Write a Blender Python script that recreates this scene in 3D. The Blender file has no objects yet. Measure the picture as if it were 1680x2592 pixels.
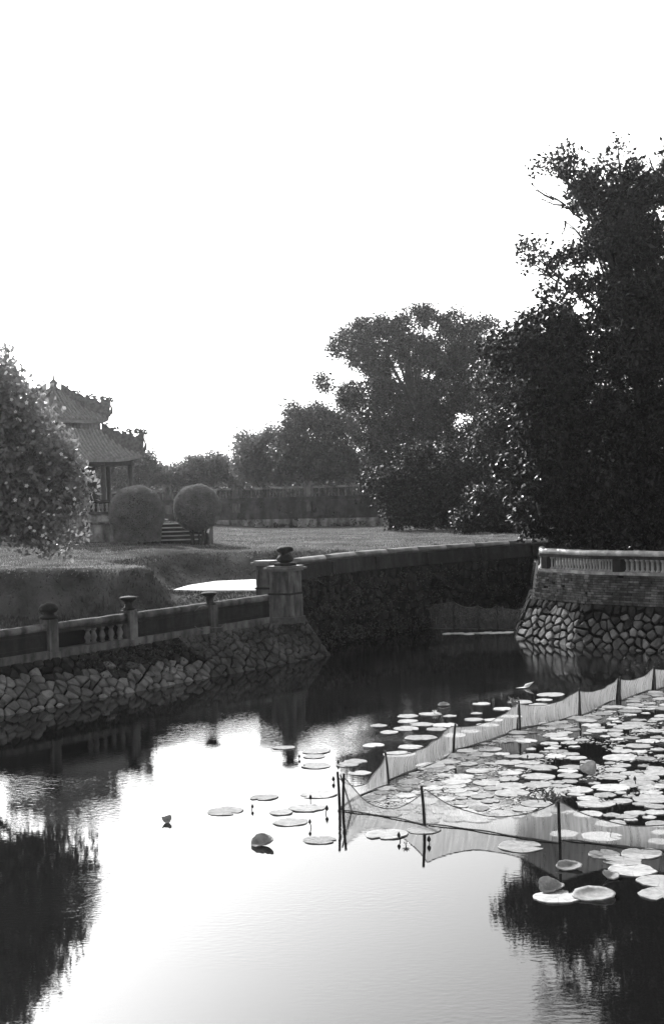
import bpy, math, random
import numpy as np
from mathutils import Vector, Matrix
random.seed(7)
rng = np.random.default_rng(7)
C = bpy.context.scene.collection
SC = bpy.context.scene
PI = math.pi
CAMZ = 5.0
F = 3600.0

# ---------------------------------------------------------------- camera
cam = bpy.data.cameras.new('camera')
co = bpy.data.objects.new('camera', cam)
C.objects.link(co)
co.location = (0, 0, CAMZ)
ROLL = 0.026                           # the camera was held slightly crooked
co.rotation_euler = (Matrix.Rotation(PI / 2, 4, 'X') @ Matrix.Rotation(-ROLL, 4, 'Z')).to_euler()
cam.sensor_fit = 'VERTICAL'
cam.sensor_height = 36.0
cam.lens = 50.0
cam.shift_y = -46.0 / 2592.0
cam.clip_end = 2000
SC.camera = co

# ---------------------------------------------------------------- world, sun, exposure
SUN_EL, SUN_AZ = 31.0, -25.0          # azimuth from +Y towards +X, degrees
w = bpy.data.worlds.new('World')
SC.world = w
w.use_nodes = True
wn = w.node_tree
bg = wn.nodes['Background']
sky = wn.nodes.new('ShaderNodeTexSky')
sky.sky_type = 'NISHITA'
sky.sun_disc = False
sky.sun_elevation = math.radians(SUN_EL)
sky.sun_rotation = math.radians(SUN_AZ)
sky.air_density = 1.0
sky.dust_density = 3.0
sky.ozone_density = 1.0
bw = wn.nodes.new('ShaderNodeRGBToBW')   # monochrome photograph
wn.links.new(sky.outputs[0], bw.inputs[0])
wn.links.new(bw.outputs[0], bg.inputs[0])
bg.inputs[1].default_value = 0.15
sl = bpy.data.lights.new('sun', 'SUN')
sl.energy = 3.4
sl.angle = math.radians(0.6)
sl.color = (1, 1, 1)
so = bpy.data.objects.new('sun', sl)
C.objects.link(so)
sd = Vector((math.sin(math.radians(SUN_AZ)) * math.cos(math.radians(SUN_EL)),
             math.cos(math.radians(SUN_AZ)) * math.cos(math.radians(SUN_EL)),
             math.sin(math.radians(SUN_EL))))
so.rotation_euler = sd.to_track_quat('Z', 'Y').to_euler()
SC.view_settings.view_transform = 'Standard'
SC.view_settings.look = 'None'
SC.view_settings.exposure = 1.25
SC.view_settings.gamma = 1.0
SC.view_settings.use_curve_mapping = False
HAZE = 0.00027

# ---------------------------------------------------------------- helpers
def level(px, py):
    dx, dy = px - 840, py - 1250
    return dx - ROLL * dy, dx * ROLL + dy

def P(px, py, Y):
    """world point seen at photo pixel (px,py) at distance Y"""
    lx, ly = level(px, py)
    return Vector((lx / F * Y, Y, CAMZ - ly / F * Y))

def W(px, py, z=0.0):
    """world point on the level z seen at photo pixel"""
    lx, ly = level(px, py)
    Y = (CAMZ - z) * F / ly
    return Vector((lx / F * Y, Y, z))

def pix(p):
    """photo pixel column of a world point"""
    lx, ly = p[0] / p[1] * F, (CAMZ - p[2]) / p[1] * F
    return 840 + lx + ROLL * ly

def mat(name, v, var=0.3, scale=4.0, rough=0.8, bump=0.0, bscale=30.0, spec=0.3, stains=None, transl=0.0, orand=0.22):
    m = bpy.data.materials.new(name)
    m.use_nodes = True
    nt = m.node_tree
    b = nt.nodes['Principled BSDF']
    tc = nt.nodes.new('ShaderNodeTexCoord')
    g = nt.nodes.new('ShaderNodeNewGeometry')
    n = nt.nodes.new('ShaderNodeTexNoise')
    n.inputs['Scale'].default_value = scale
    n.inputs['Detail'].default_value = 8
    n.inputs['Roughness'].default_value = 0.65
    nt.links.new(g.outputs['Position'], n.inputs['Vector'])
    r = nt.nodes.new('ShaderNodeValToRGB')
    r.color_ramp.elements[0].position = 0.3
    r.color_ramp.elements[1].position = 0.72
    lo, hi = v * (1 - var), v * (1 + var)
    r.color_ramp.elements[0].color = (lo, lo, lo, 1)
    r.color_ramp.elements[1].color = (hi, hi, hi, 1)
    nt.links.new(n.outputs[0], r.inputs[0])
    out = r.outputs[0]
    oi = nt.nodes.new('ShaderNodeObjectInfo')
    mr = nt.nodes.new('ShaderNodeMapRange')
    mr.inputs[3].default_value = 1 - orand
    mr.inputs[4].default_value = 1 + orand
    nt.links.new(oi.outputs['Random'], mr.inputs[0])
    mx = nt.nodes.new('ShaderNodeMix')
    mx.data_type = 'RGBA'
    mx.blend_type = 'MULTIPLY'
    mx.inputs[0].default_value = 1.0
    nt.links.new(out, mx.inputs[6])
    nt.links.new(mr.outputs[0], mx.inputs[7])
    out = mx.outputs[2]
    if stains:                          # (amount, darkness, stretch): rain streaks
        mp = nt.nodes.new('ShaderNodeMapping')
        mp.inputs['Scale'].default_value = (1, 1, stains[2])
        nt.links.new(g.outputs['Position'], mp.inputs[0])
        n2 = nt.nodes.new('ShaderNodeTexNoise')
        n2.inputs['Scale'].default_value = stains[3] if len(stains) > 3 else 3.0
        n2.inputs['Detail'].default_value = 6
        nt.links.new(mp.outputs[0], n2.inputs['Vector'])
        r2 = nt.nodes.new('ShaderNodeValToRGB')
        r2.color_ramp.elements[0].position = 0.5 - stains[0] * 0.2
        r2.color_ramp.elements[1].position = 0.5 + 0.12
        d = stains[1]
        r2.color_ramp.elements[0].color = (d, d, d, 1)
        r2.color_ramp.elements[1].color = (1, 1, 1, 1)
        nt.links.new(n2.outputs[0], r2.inputs[0])
        m2 = nt.nodes.new('ShaderNodeMix')
        m2.data_type = 'RGBA'
        m2.blend_type = 'MULTIPLY'
        m2.inputs[0].default_value = 1.0
        nt.links.new(out, m2.inputs[6])
        nt.links.new(r2.outputs[0], m2.inputs[7])
        out = m2.outputs[2]
    nt.links.new(out, b.inputs['Base Color'])
    b.inputs['Roughness'].default_value = rough
    b.inputs['Specular IOR Level'].default_value = spec
    if bump:
        n3 = nt.nodes.new('ShaderNodeTexNoise')
        n3.inputs['Scale'].default_value = bscale
        n3.inputs['Detail'].default_value = 6
        nt.links.new(g.outputs['Position'], n3.inputs['Vector'])
        bp = nt.nodes.new('ShaderNodeBump')
        bp.inputs['Strength'].default_value = 0.8
        bp.inputs['Distance'].default_value = bump
        nt.links.new(n3.outputs[0], bp.inputs['Height'])
        nt.links.new(bp.outputs[0], b.inputs['Normal'])
    if transl:
        tr = nt.nodes.new('ShaderNodeBsdfTranslucent')
        nt.links.new(out, tr.inputs[0])
        ms = nt.nodes.new('ShaderNodeMixShader')
        ms.inputs[0].default_value = transl
        nt.links.new(b.outputs[0], ms.inputs[1])
        nt.links.new(tr.outputs[0], ms.inputs[2])
        nt.links.new(ms.outputs[0], nt.nodes['Material Output'].inputs[0])
    return m

M = dict(
    stone=mat('rubble_stone', 0.14, 0.45, 6, 0.85, 0.02, 25, stains=(0.5, 0.45, 1, 1.2), orand=0.45),
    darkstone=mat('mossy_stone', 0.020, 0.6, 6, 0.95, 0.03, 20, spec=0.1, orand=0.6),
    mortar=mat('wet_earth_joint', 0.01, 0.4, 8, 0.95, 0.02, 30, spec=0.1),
    brick=mat('old_brick', 0.12, 0.5, 9, 0.85, 0.008, 60, stains=(0.8, 0.35, 1, 2.0), orand=0.6),
    plaster=mat('weathered_plaster', 0.14, 0.35, 5, 0.85, 0.01, 40, stains=(0.6, 0.3, 0.25, 4.0)),
    darkplaster=mat('blackened_plaster', 0.025, 0.5, 6, 0.85, 0.01, 40, stains=(0.6, 0.4, 0.25, 4.0)),
    coping=mat('worn_coping', 0.13, 0.3, 8, 0.33, 0.003, 30, spec=0.8, stains=(0.3, 0.5, 1, 3.0)),
    palecoping=mat('pale_worn_coping', 0.48, 0.3, 8, 0.45, 0.004, 30, spec=0.5, stains=(0.3, 0.5, 1, 3.0)),
    slab=mat('pale_concrete', 0.50, 0.2, 2, 0.7, 0.003, 30, spec=0.3),
    baluster=mat('pale_glazed_tile', 0.24, 0.25, 10, 0.5, 0.004, 60, spec=0.5),
    lime=mat('stained_limewash', 0.36, 0.5, 3, 0.9, 0.01, 30, stains=(0.9, 0.12, 0.3, 2.0)),
    farwall=mat('blackened_garden_wall', 0.06, 0.5, 3, 0.9, 0.01, 30, stains=(0.6, 0.4, 0.3, 2.0)),
    tile=mat('roof_tile', 0.26, 0.35, 6, 0.7, 0.01, 40),  # roof tone lightened, distance haze mixed into the tile colour
    ridge=mat('ridge_plaster', 0.16, 0.5, 8, 0.85, 0.02, 30),
    wood=mat('dark_wood', 0.05, 0.3, 8, 0.6, 0.003, 60),
    lawn=mat('mown_lawn', 0.075, 0.55, 0.7, 1.0, 0.08, 14, spec=0.0),
    grass=mat('grass_blade', 0.20, 0.6, 0.8, 0.7, transl=0.4, spec=0.2),
    bankgrass=mat('rough_bank_growth', 0.045, 0.6, 2.5, 0.8, transl=0.2, spec=0.2),
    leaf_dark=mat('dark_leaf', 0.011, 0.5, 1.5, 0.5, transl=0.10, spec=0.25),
    leaf_mid=mat('mid_leaf', 0.04, 0.5, 1.5, 0.5, transl=0.2, spec=0.35),
    leaf_left=mat('broad_leaf', 0.28, 0.4, 3, 0.4, transl=0.45, spec=0.5),  # glare over the left tree is put into this lighter leaf colour
    leaf_hazed=mat('hazed_leaf', 0.10, 0.4, 1.5, 0.5, transl=0.4, spec=0.3),  # lightened leaf tone, veiling haze painted into the colour
    topiary=mat('clipped_leaf', 0.24, 0.4, 3, 0.6, transl=0.2, spec=0.3),  # bush colour raised to carry the haze in front of it
    petal=mat('pale_petal', 0.7, 0.1, 3, 0.6, transl=0.3),
    bark=mat('bark', 0.04, 0.5, 8, 0.9, 0.02, 30),
    pad=mat('lily_pad', 0.32, 0.35, 7, 0.75, 0.004, 30, spec=0.12, transl=0.08, orand=0.28),
    padworn=mat('withered_lily_pad', 0.24, 0.55, 14, 0.7, 0.006, 40, spec=0.15, transl=0.2),
    curlpad=mat('curled_pad', 0.42, 0.35, 14, 0.6, 0.006, 40, transl=0.5),
    dryleaf=mat('dry_curled_leaf', 0.32, 0.4, 14, 0.6, 0.006, 40, transl=0.3),
    stem=mat('lily_stem', 0.03, 0.3, 10, 0.6),
    pole=mat('wet_bamboo', 0.022, 0.4, 12, 0.6, 0.003, 60),
    rope=mat('net_rope', 0.10, 0.4, 20, 0.8),
    twig=mat('dry_twig', 0.16, 0.4, 10, 0.8),
    litter_and_sheen=mat('floating_litter_and_sheen', 0.5, 0.3, 20, 0.6),
)

def net_material(v=0.5):
    m = bpy.data.materials.new('fine_mesh_net')
    m.use_nodes = True
    nt = m.node_tree
    b = nt.nodes['Principled BSDF']
    b.inputs['Base Color'].default_value = (v, v, v, 1)
    b.inputs['Roughness'].default_value = 0.7
    b.inputs['Specular IOR Level'].default_value = 0.2
    uv = nt.nodes.new('ShaderNodeUVMap')
    mp = nt.nodes.new('ShaderNodeMapping')
    mp.inputs['Scale'].default_value = (9, 0.5, 1)
    nt.links.new(uv.outputs[0], mp.inputs[0])
    n = nt.nodes.new('ShaderNodeTexNoise')
    n.inputs['Scale'].default_value = 2.2
    n.inputs['Detail'].default_value = 8
    nt.links.new(mp.outputs[0], n.inputs['Vector'])
    mr = nt.nodes.new('ShaderNodeMapRange')
    mr.inputs[1].default_value = 0.3
    mr.inputs[2].default_value = 0.7
    mr.inputs[3].default_value = 0.30
    mr.inputs[4].default_value = 0.64
    nt.links.new(n.outputs[0], mr.inputs[0])
    tp = nt.nodes.new('ShaderNodeBsdfTransparent')
    tl = nt.nodes.new('ShaderNodeBsdfTranslucent')
    tl.inputs[0].default_value = (v, v, v, 1)
    m1 = nt.nodes.new('ShaderNodeMixShader')
    m1.inputs[0].default_value = 0.4
    nt.links.new(b.outputs[0], m1.inputs[1])
    nt.links.new(tl.outputs[0], m1.inputs[2])
    m2 = nt.nodes.new('ShaderNodeMixShader')
    nt.links.new(mr.outputs[0], m2.inputs[0])
    nt.links.new(tp.outputs[0], m2.inputs[1])
    nt.links.new(m1.outputs[0], m2.inputs[2])
    nt.links.new(m2.outputs[0], nt.nodes['Material Output'].inputs[0])
    return m
M['net'] = net_material()
M['darknet'] = net_material(0.2)

def water_material(name, calm=1.0):
    m = bpy.data.materials.new(name)
    m.use_nodes = True
    nt = m.node_tree
    b = nt.nodes['Principled BSDF']
    b.inputs['Base Color'].default_value = (0.006, 0.006, 0.006, 1)
    b.inputs['Roughness'].default_value = 0.0
    b.inputs['IOR'].default_value = 1.33
    b.inputs['Specular IOR Level'].default_value = 0.5
    g = nt.nodes.new('ShaderNodeNewGeometry')
    mp = nt.nodes.new('ShaderNodeMapping')
    mp.inputs['Rotation'].default_value = (0, 0, math.radians(8))
    mp.inputs['Scale'].default_value = (0.8, 1.6, 1)
    nt.links.new(g.outputs['Position'], mp.inputs[0])
    n = nt.nodes.new('ShaderNodeTexNoise')
    n.inputs['Scale'].default_value = 9.0
    n.inputs['Detail'].default_value = 3
    n.inputs['Roughness'].default_value = 0.45
    nt.links.new(mp.outputs[0], n.inputs['Vector'])
    # breeze patches
    n2 = nt.nodes.new('ShaderNodeTexNoise')
    n2.inputs['Scale'].default_value = 0.22
    n2.inputs['Detail'].default_value = 2
    nt.links.new(g.outputs['Position'], n2.inputs['Vector'])
    mr = nt.nodes.new('ShaderNodeMapRange')
    mr.inputs[1].default_value = 0.46
    mr.inputs[2].default_value = 0.68
    mr.inputs[3].default_value = 0.10
    mr.inputs[4].default_value = 1.0
    nt.links.new(n2.outputs[0], mr.inputs[0])
    mu = nt.nodes.new('ShaderNodeMath')
    mu.operation = 'MULTIPLY'
    nt.links.new(n.outputs[0], mu.inputs[0])
    nt.links.new(mr.outputs[0], mu.inputs[1])
    bp = nt.nodes.new('ShaderNodeBump')
    bp.inputs['Strength'].default_value = 1.0
    bp.inputs['Distance'].default_value = 0.0034 * calm
    nt.links.new(mu.outputs[0], bp.inputs['Height'])
    nt.links.new(bp.outputs[0], b.inputs['Normal'])
    return m
def veins(m):
    nt = m.node_tree; b = nt.nodes['Principled BSDF']
    tc = nt.nodes.new('ShaderNodeTexCoord'); sx = nt.nodes.new('ShaderNodeSeparateXYZ')
    nt.links.new(tc.outputs['Object'], sx.inputs[0])
    at = nt.nodes.new('ShaderNodeMath'); at.operation = 'ARCTAN2'
    nt.links.new(sx.outputs[1], at.inputs[0]); nt.links.new(sx.outputs[0], at.inputs[1])
    mu = nt.nodes.new('ShaderNodeMath'); mu.operation = 'MULTIPLY'; mu.inputs[1].default_value = 11
    nt.links.new(at.outputs[0], mu.inputs[0])
    sn = nt.nodes.new('ShaderNodeMath'); sn.operation = 'SINE'; nt.links.new(mu.outputs[0], sn.inputs[0])
    mr = nt.nodes.new('ShaderNodeMapRange'); mr.inputs[1].default_value = 0.8; mr.inputs[2].default_value = 1.0
    mr.inputs[3].default_value = 1.0; mr.inputs[4].default_value = 0.72
    nt.links.new(sn.outputs[0], mr.inputs[0])
    lk = b.inputs['Base Color'].links[0]; src = lk.from_socket
    mx = nt.nodes.new('ShaderNodeMix'); mx.data_type = 'RGBA'; mx.blend_type = 'MULTIPLY'; mx.inputs[0].default_value = 1.0
    nt.links.new(src, mx.inputs[6]); nt.links.new(mr.outputs[0], mx.inputs[7]); nt.links.new(mx.outputs[2], b.inputs['Base Color'])
veins(M['pad']); veins(M['padworn'])
M['water'] = water_material('still_dark_water')

def mesh(name, vs, fs, m, smooth=False):
    me = bpy.data.meshes.new(name)
    me.from_pydata([tuple(v) for v in vs], [], fs)
    me.materials.append(m)
    if smooth:
        me.polygons.foreach_set('use_smooth', [True] * len(me.polygons))
    me.update()
    return me

def quads_np(name, co_, nper, m):
    """fast mesh of n separate nper-gons; co_ is (n*nper,3)"""
    n = len(co_) // nper
    me = bpy.data.meshes.new(name)
    me.vertices.add(len(co_))
    me.vertices.foreach_set('co', co_.astype(np.float32).ravel())
    me.loops.add(len(co_))
    me.loops.foreach_set('vertex_index', np.arange(len(co_), dtype=np.int32))
    me.polygons.add(n)
    me.polygons.foreach_set('loop_start', np.arange(0, n * nper, nper, dtype=np.int32))
    me.materials.append(m)
    me.update(calc_edges=True)
    return me

def link(name, me, parent=None, **props):
    o = bpy.data.objects.new(name, me)
    C.objects.link(o)
    if parent is not None:
        o.parent = parent
    for k, v in props.items():
        if v is not None:
            o[k] = v
    return o

def root_of(p):
    off = Vector((0, 0, 0))
    while p is not None:
        off += p.location
        p = p.parent
    return off

def obj(name, vs, fs, m, parent=None, smooth=False, **props):
    off = root_of(parent)
    return link(name, mesh(name, [Vector(v) - off for v in vs], fs, m, smooth), parent, **props)

def thing(name, label, cat, loc, group=None):
    o = link(name, None, None, label=label, category=cat, group=group)
    o.location = loc
    o.empty_display_size = 0.3
    return o

class MB:
    def __init__(s): s.v, s.f = [], []
    def add(s, vs, fs):
        b = len(s.v)
        s.v += [Vector(v) for v in vs]
        s.f += [[i + b for i in f] for f in fs]
    def box(s, c, sx, sy, sz, rz=0.0, taper=1.0):
        c = Vector(c)
        cs, sn = math.cos(rz), math.sin(rz)
        vs = []
        for dz, k in ((0, 1), (sz, taper)):
            for dx, dy in ((-1, -1), (1, -1), (1, 1), (-1, 1)):
                x, y = dx * sx / 2 * k, dy * sy / 2 * k
                vs.append(c + Vector((x * cs - y * sn, x * sn + y * cs, dz)))
        s.add(vs, [[0, 3, 2, 1], [4, 5, 6, 7], [0, 1, 5, 4], [1, 2, 6, 5], [2, 3, 7, 6], [3, 0, 4, 7]])
    def hexa(s, b, t):
        n = len(b)
        s.add(list(b) + list(t), [list(range(n))[::-1], list(range(n, 2 * n))] +
              [[i, (i + 1) % n, n + (i + 1) % n, n + i] for i in range(n)])
    def tube(s, pts, rad, seg=8, cap=True):
        pts = [Vector(p) for p in pts]
        n = len(pts)
        if not hasattr(rad, '__len__'): rad = [rad] * n
        vs, fs = [], []
        for i, p in enumerate(pts):
            d = (pts[min(i + 1, n - 1)] - pts[max(i - 1, 0)])
            if d.length < 1e-6: d = Vector((0, 0, 1))
            d.normalize()
            a = d.cross(Vector((0.31, 0.77, 0.2) if abs(d.z) > 0.9 else (0, 0, 1))).normalized()
            bb = d.cross(a)
            for k in range(seg):
                t = 2 * PI * k / seg
                vs.append(p + (a * math.cos(t) + bb * math.sin(t)) * rad[i])
        for i in range(n - 1):
            for k in range(seg):
                fs.append([i * seg + k, i * seg + (k + 1) % seg, (i + 1) * seg + (k + 1) % seg, (i + 1) * seg + k])
        if cap:
            fs.append(list(range(seg))[::-1])
            fs.append([(n - 1) * seg + k for k in range(seg)])
        s.add(vs, fs)
    def lathe(s, c, prof, seg=12, rz=0.0, square=False):
        c = Vector(c)
        vs, fs = [], []
        for r, z in prof:
            for k in range(seg):
                t = 2 * PI * (k + 0.5) / seg + rz
                rr = r / math.cos(PI / 4) if square else r
                vs.append(c + Vector((math.cos(t) * rr, math.sin(t) * rr, z)))
        n = len(prof)
        for i in range(n - 1):
            for k in range(seg):
                fs.append([i * seg + k, i * seg + (k + 1) % seg, (i + 1) * seg + (k + 1) % seg, (i + 1) * seg + k])
        fs.append(list(range(seg))[::-1])
        fs.append([(n - 1) * seg + k for k in range(seg)])
        s.add(vs, fs)
    def build(s, name, m, parent=None, smooth=False, **props):
        return obj(name, s.v, s.f, m, parent, smooth, **props)

def vnoise(x, y, s=0.0):
    return (math.sin(x * 1.3 + s) * math.cos(y * 1.7 - s * 2) + 0.5 * math.sin(x * 3.1 + y * 2.3 + s) +
            0.25 * math.sin(x * 6.7 - y * 5.9 + s * 3)) / 1.75

def leaf_mesh(name, centres, size, m, aspect=0.55, droop=0.3):
    n = len(centres)
    d = rng.normal(size=(n, 3)); d[:, 2] -= droop
    d /= np.linalg.norm(d, axis=1)[:, None]
    r = rng.normal(size=(n, 3))
    s = np.cross(d, r); s /= np.linalg.norm(s, axis=1)[:, None]
    L = size * rng.uniform(0.6, 1.3, size=(n, 1))
    up = np.cross(d, s)
    a = centres - d * L * 0.5
    b = centres + s * L * aspect * 0.5 + up * L * 0.08
    c = centres + d * L * 0.5
    e = centres - s * L * aspect * 0.5 + up * L * 0.08
    v_ = np.stack([a, b, c, e], axis=1).reshape(-1, 3)
    return quads_np(name, v_, 4, m)

# ---------------------------------------------------------------- plan of the place
D = Vector((0.578, 0.816))             # direction of the long embankment
N = Vector((-0.816, 0.578))            # landward
O2 = Vector((-1.55, 43.95))              # foot of the gate pillar
def along(t, s=0.0, z=0.0):
    q = O2 + D * t + N * s
    return Vector((q.x, q.y, z))
TB = [Vector((8.6, 60.0)), Vector((7.0, 48.0)), Vector((8.2, 45.5)), Vector((10.3, 43.3)), Vector((18.0, 37.0)), Vector((46, 30)), Vector((46, 60.0))]   # bastion top line
SUNK = [(-30, 5), (-22, 14), (-1.55, 43.95), (-1.2, 45.2), (-0.3, 47.3), (-0.3, 49.5), (-0.8, 53.3), (-2.5, 53.9), (-4.9, 53.6), (-5.9, 50.5), (-6.0, 48.2), (-4.9, 46.0), (-4.9, 43.5), (-6.3, 42.4), (-8.3, 43.6), (-11.5, 44.3), (-16, 44.6), (-30, 44), (-60, 38)]
RWP = [Vector(p) for p in ((-1.25, 44.9), (0.77, 49.1), (3.12, 51.95), (5.35, 54.2), (8.46, 57.2), (14.0, 62.0), (26.0, 70.0), (60, 90))]   # far retaining wall
SHORE = [O2 - D * 60, O2.copy()] + RWP

def shore(x, y):
    """signed distance (land side positive) and distance run along the shore from the gate"""
    p = Vector((x, y)); best = (1e9, 0, 0); run = -60.0
    for i in range(len(SHORE) - 1):
        a, b = SHORE[i], SHORE[i + 1]
        ab = b - a; L = ab.length
        k = (p - a).dot(ab) / (L * L); kc = max(0.0, min(1.0, k))
        q = p - a - ab * kc
        d = q.length
        if d < best[0]:
            sg = 1 if (ab.x * (p.y - a.y) - ab.y * (p.x - a.x)) > 0 else -1
            best = (d, sg, run + kc * L)
        run += L
    return best[0] * best[1], best[2]

def inside(pt, poly):
    x, y = pt
    c = False
    n = len(poly)
    for i in range(n):
        x1, y1 = poly[i]; x2, y2 = poly[(i + 1) % n]
        if (y1 > y) != (y2 > y) and x < (x2 - x1) * (y - y1) / (y2 - y1) + x1:
            c = not c
    return c

def pdist(pt, poly):
    best = 1e9
    p = Vector(pt)
    n = len(poly)
    for i in range(n):
        a = Vector(poly[i]); b = Vector(poly[(i + 1) % n])
        ab = b - a
        t = max(0, min(1, (p - a).dot(ab) / ab.length_squared))
        best = min(best, (p - a - ab * t).length)
    return best

def sstep(a, b, x):
    t = max(0.0, min(1.0, (x - a) / (b - a)))
    return t * t * (3 - 2 * t)

def land(x, y):
    s, t = shore(x, y)
    tb = [(p.x, p.y) for p in TB]
    if inside((x, y), tb):
        d = pdist((x, y), tb)
        return -1.5 + 3.70 * sstep(0.1, 0.35, d) + 0.25 * sstep(1, 4, d) + 0.1 * vnoise(x, y)
    if s < 0.15:
        if y < -18: return -1.5 + 3.5 * sstep(-18, -22, y)
        if x > 52: return -1.5 + 4.0 * sstep(52, 55, x)
        return -1.5
    high = 2.85 + 0.07 * vnoise(x * 0.35, y * 0.35, 2) + 0.03 * vnoise(x, y, 1)
    high += 0.27 * sstep(50, 60, y) * sstep(-3, -9, x)
    if t > 0 and s < 1.2:
        high = min(high, 2.70)
    if inside((x, y), SUNK):
        d = 0
    else:
        d = pdist((x, y), SUNK)
    if d > 0: d = max(0, d + 0.25 * vnoise(x * 1.2, y * 1.2, 4))
    low = 1.10 + 0.69 * sstep(41, 47, y) + 0.08 * vnoise(x * 2, y * 2) * (1 - sstep(44, 47, y)) + 0.0
    wdt = 1.0 if y < 43 else 1.0 + 1.4 * sstep(43, 52, y)
    k = sstep(0.0, wdt, d)
    z = low + (high - low) * k
    if s < 0.6 and t < 0: z = min(z, 0.9 + (s - 0.15) * 0.5)
    if t < 0 and s < 0.15: z = -1.5
    # little landing behind the gate pillar
    pw = inside((x, y), POOL)
    if pw: z = min(z, 1.74)
    return z
POOL = [(-5.5, 48.5), (-4.6, 47.9), (-2.3, 47.1), (-0.9, 47.0), (-0.5, 49), (-1.0, 52.5), (-2.4, 53.4), (-3.6, 53.3), (-4.4, 52.9), (-5.2, 51)]

def grid(xs, ys):
    vs = [(x, y, land(x, y)) for y in ys for x in xs]
    nx = len(xs)
    fs = [[j * nx + i, j * nx + i + 1, (j + 1) * nx + i + 1, (j + 1) * nx + i] for j in range(len(ys) - 1) for i in range(nx - 1)]
    return vs, fs
def axis(*segs):
    out = []
    for a, b, st in segs:
        n = max(1, round((b - a) / st))
        out += [a + (b - a) * i / n for i in range(n)]
    out.append(segs[-1][1])
    return out
xs = axis((-600, -100, 100), (-100, -30, 10), (-30, -14, 1.5), (-14, 16, 0.3), (16, 56, 2), (56, 100, 10), (100, 600, 100))
ys = axis((-600, -60, 90), (-60, -14, 4), (-14, 24, 4), (24, 58, 0.3), (58, 100, 1.5), (100, 200, 20), (200, 600, 100))
v, f = grid(xs, ys)
g = obj('ground', v, f, M['lawn'], None, True, kind='structure')

# water of the moat, then the pale landing
obj('water', [(-80, -30, 0), (60, -30, 0), (60, 90, 0), (-80, 90, 0)], [[0, 1, 2, 3]], M['water'], None, kind='structure')
pv_ = [(x, y, 1.87 + 0.004 * math.sin(x * 3 + y)) for x, y in POOL]
obj('path', pv_ + [(x, y, 1.6) for x, y in POOL], [list(range(len(POOL)))] + [[i, len(POOL) + i, len(POOL) + (i + 1) % len(POOL), (i + 1) % len(POOL)] for i in range(len(POOL))], M['slab'], None, kind='structure')

# ---------------------------------------------------------------- rubble masonry
def clip(poly, px, py, nx, ny):
    out = []
    n = len(poly)
    for i in range(n):
        a, b = poly[i], poly[(i + 1) % n]
        da = (a[0] - px) * nx + (a[1] - py) * ny
        db = (b[0] - px) * nx + (b[1] - py) * ny
        if da <= 0: out.append(a)
        if (da < 0 < db) or (db < 0 < da):
            t = da / (da - db)
            out.append((a[0] + (b[0] - a[0]) * t, a[1] + (b[1] - a[1]) * t))
    return out

def voronoi(L, H, cw, ch, jit=0.47, gap=0.02):
    rows = max(1, round(H / ch))
    ch = H / rows
    pts = []
    for r in range(rows):
        n = max(1, round(L / cw))
        off = (r % 2) * 0.5
        for i in range(n + 1):
            x = (i + off + random.uniform(-jit, jit)) * L / n
            y = (r + 0.5 + random.uniform(-jit, jit) * 0.8) * ch
            if -0.1 * cw <= x <= L + 0.1 * cw: pts.append((x, y))
    cells = []
    for i, p in enumerate(pts):
        poly = [(0, 0), (L, 0), (L, H), (0, H)]
        for j, q in enumerate(pts):
            if i == j or abs(p[0] - q[0]) > 3 * cw or abs(p[1] - q[1]) > 3 * ch: continue
            dx, dy = q[0] - p[0], q[1] - p[1]
            l = math.hypot(dx, dy)
            if l < 1e-6: continue
            g_ = gap * random.uniform(0.3, 1.7)
            poly = clip(poly, (p[0] + q[0]) / 2 - dx / l * g_, (p[1] + q[1]) / 2 - dy / l * g_, dx / l, dy / l)
            if len(poly) < 3: break
        if len(poly) >= 3: cells.append(poly)
    return cells

def chaikin(poly, k=0.15):
    out = []
    n = len(poly)
    for i in range(n):
        a, b = poly[i], poly[(i + 1) % n]
        if math.hypot(a[0] - b[0], a[1] - b[1]) < 0.015:
            out.append(((a[0] + b[0]) / 2, (a[1] + b[1]) / 2)); continue
        out.append((a[0] + (b[0] - a[0]) * k, a[1] + (b[1] - a[1]) * k))
        out.append((a[0] + (b[0] - a[0]) * (1 - k), a[1] + (b[1] - a[1]) * (1 - k)))
    return out

def rubble(B0, B1, T0, T1, cw, ch, depth=0.09, gap=0.02):
    """stones on the sloping face between bottom line B0-B1 and top line T0-T1; gives (verts, faces) each"""
    B0, B1, T0, T1 = map(Vector, (B0, B1, T0, T1))
    L = ((B1 - B0).length + (T1 - T0).length) / 2
    H = ((T0 - B0).length + (T1 - B1).length) / 2
    nrm = (B1 - B0).cross(T0 - B0).normalized()
    def S(u, v_, d):
        a = B0.lerp(B1, u / L); b = T0.lerp(T1, u / L)
        return a.lerp(b, v_ / H) + nrm * d
    out = []
    for poly in voronoi(L, H, cw, ch, gap=gap):
        poly = chaikin(poly)
        n = len(poly)
        cx = sum(p[0] for p in poly) / n; cy = sum(p[1] for p in poly) / n
        dd = depth * random.uniform(0.5, 1.25)
        tx, ty = random.uniform(-0.1, 0.1), random.uniform(-0.12, 0.1)
        vs = []
        for k, d in ((1.0, -0.04), (0.98, dd * 0.6), (0.84, dd)):
            for p in poly:
                x, y = cx + (p[0] - cx) * k, cy + (p[1] - cy) * k
                vs.append(S(x, y, d + (0 if k == 1.0 else (x - cx) * tx + (y - cy) * ty + random.uniform(-0.008, 0.008))))
        vs.append(S(cx, cy, dd * 1.1 + random.uniform(-0.01, 0.015)))
        fs = []
        for r in range(2):
            for i in range(n):
                fs.append([r * n + i, r * n + (i + 1) % n, (r + 1) * n + (i + 1) % n, (r + 1) * n + i])
        for i in range(n): fs.append([2 * n + i, 2 * n + (i + 1) % n, 3 * n])
        out.append((vs, fs))
    return out

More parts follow.
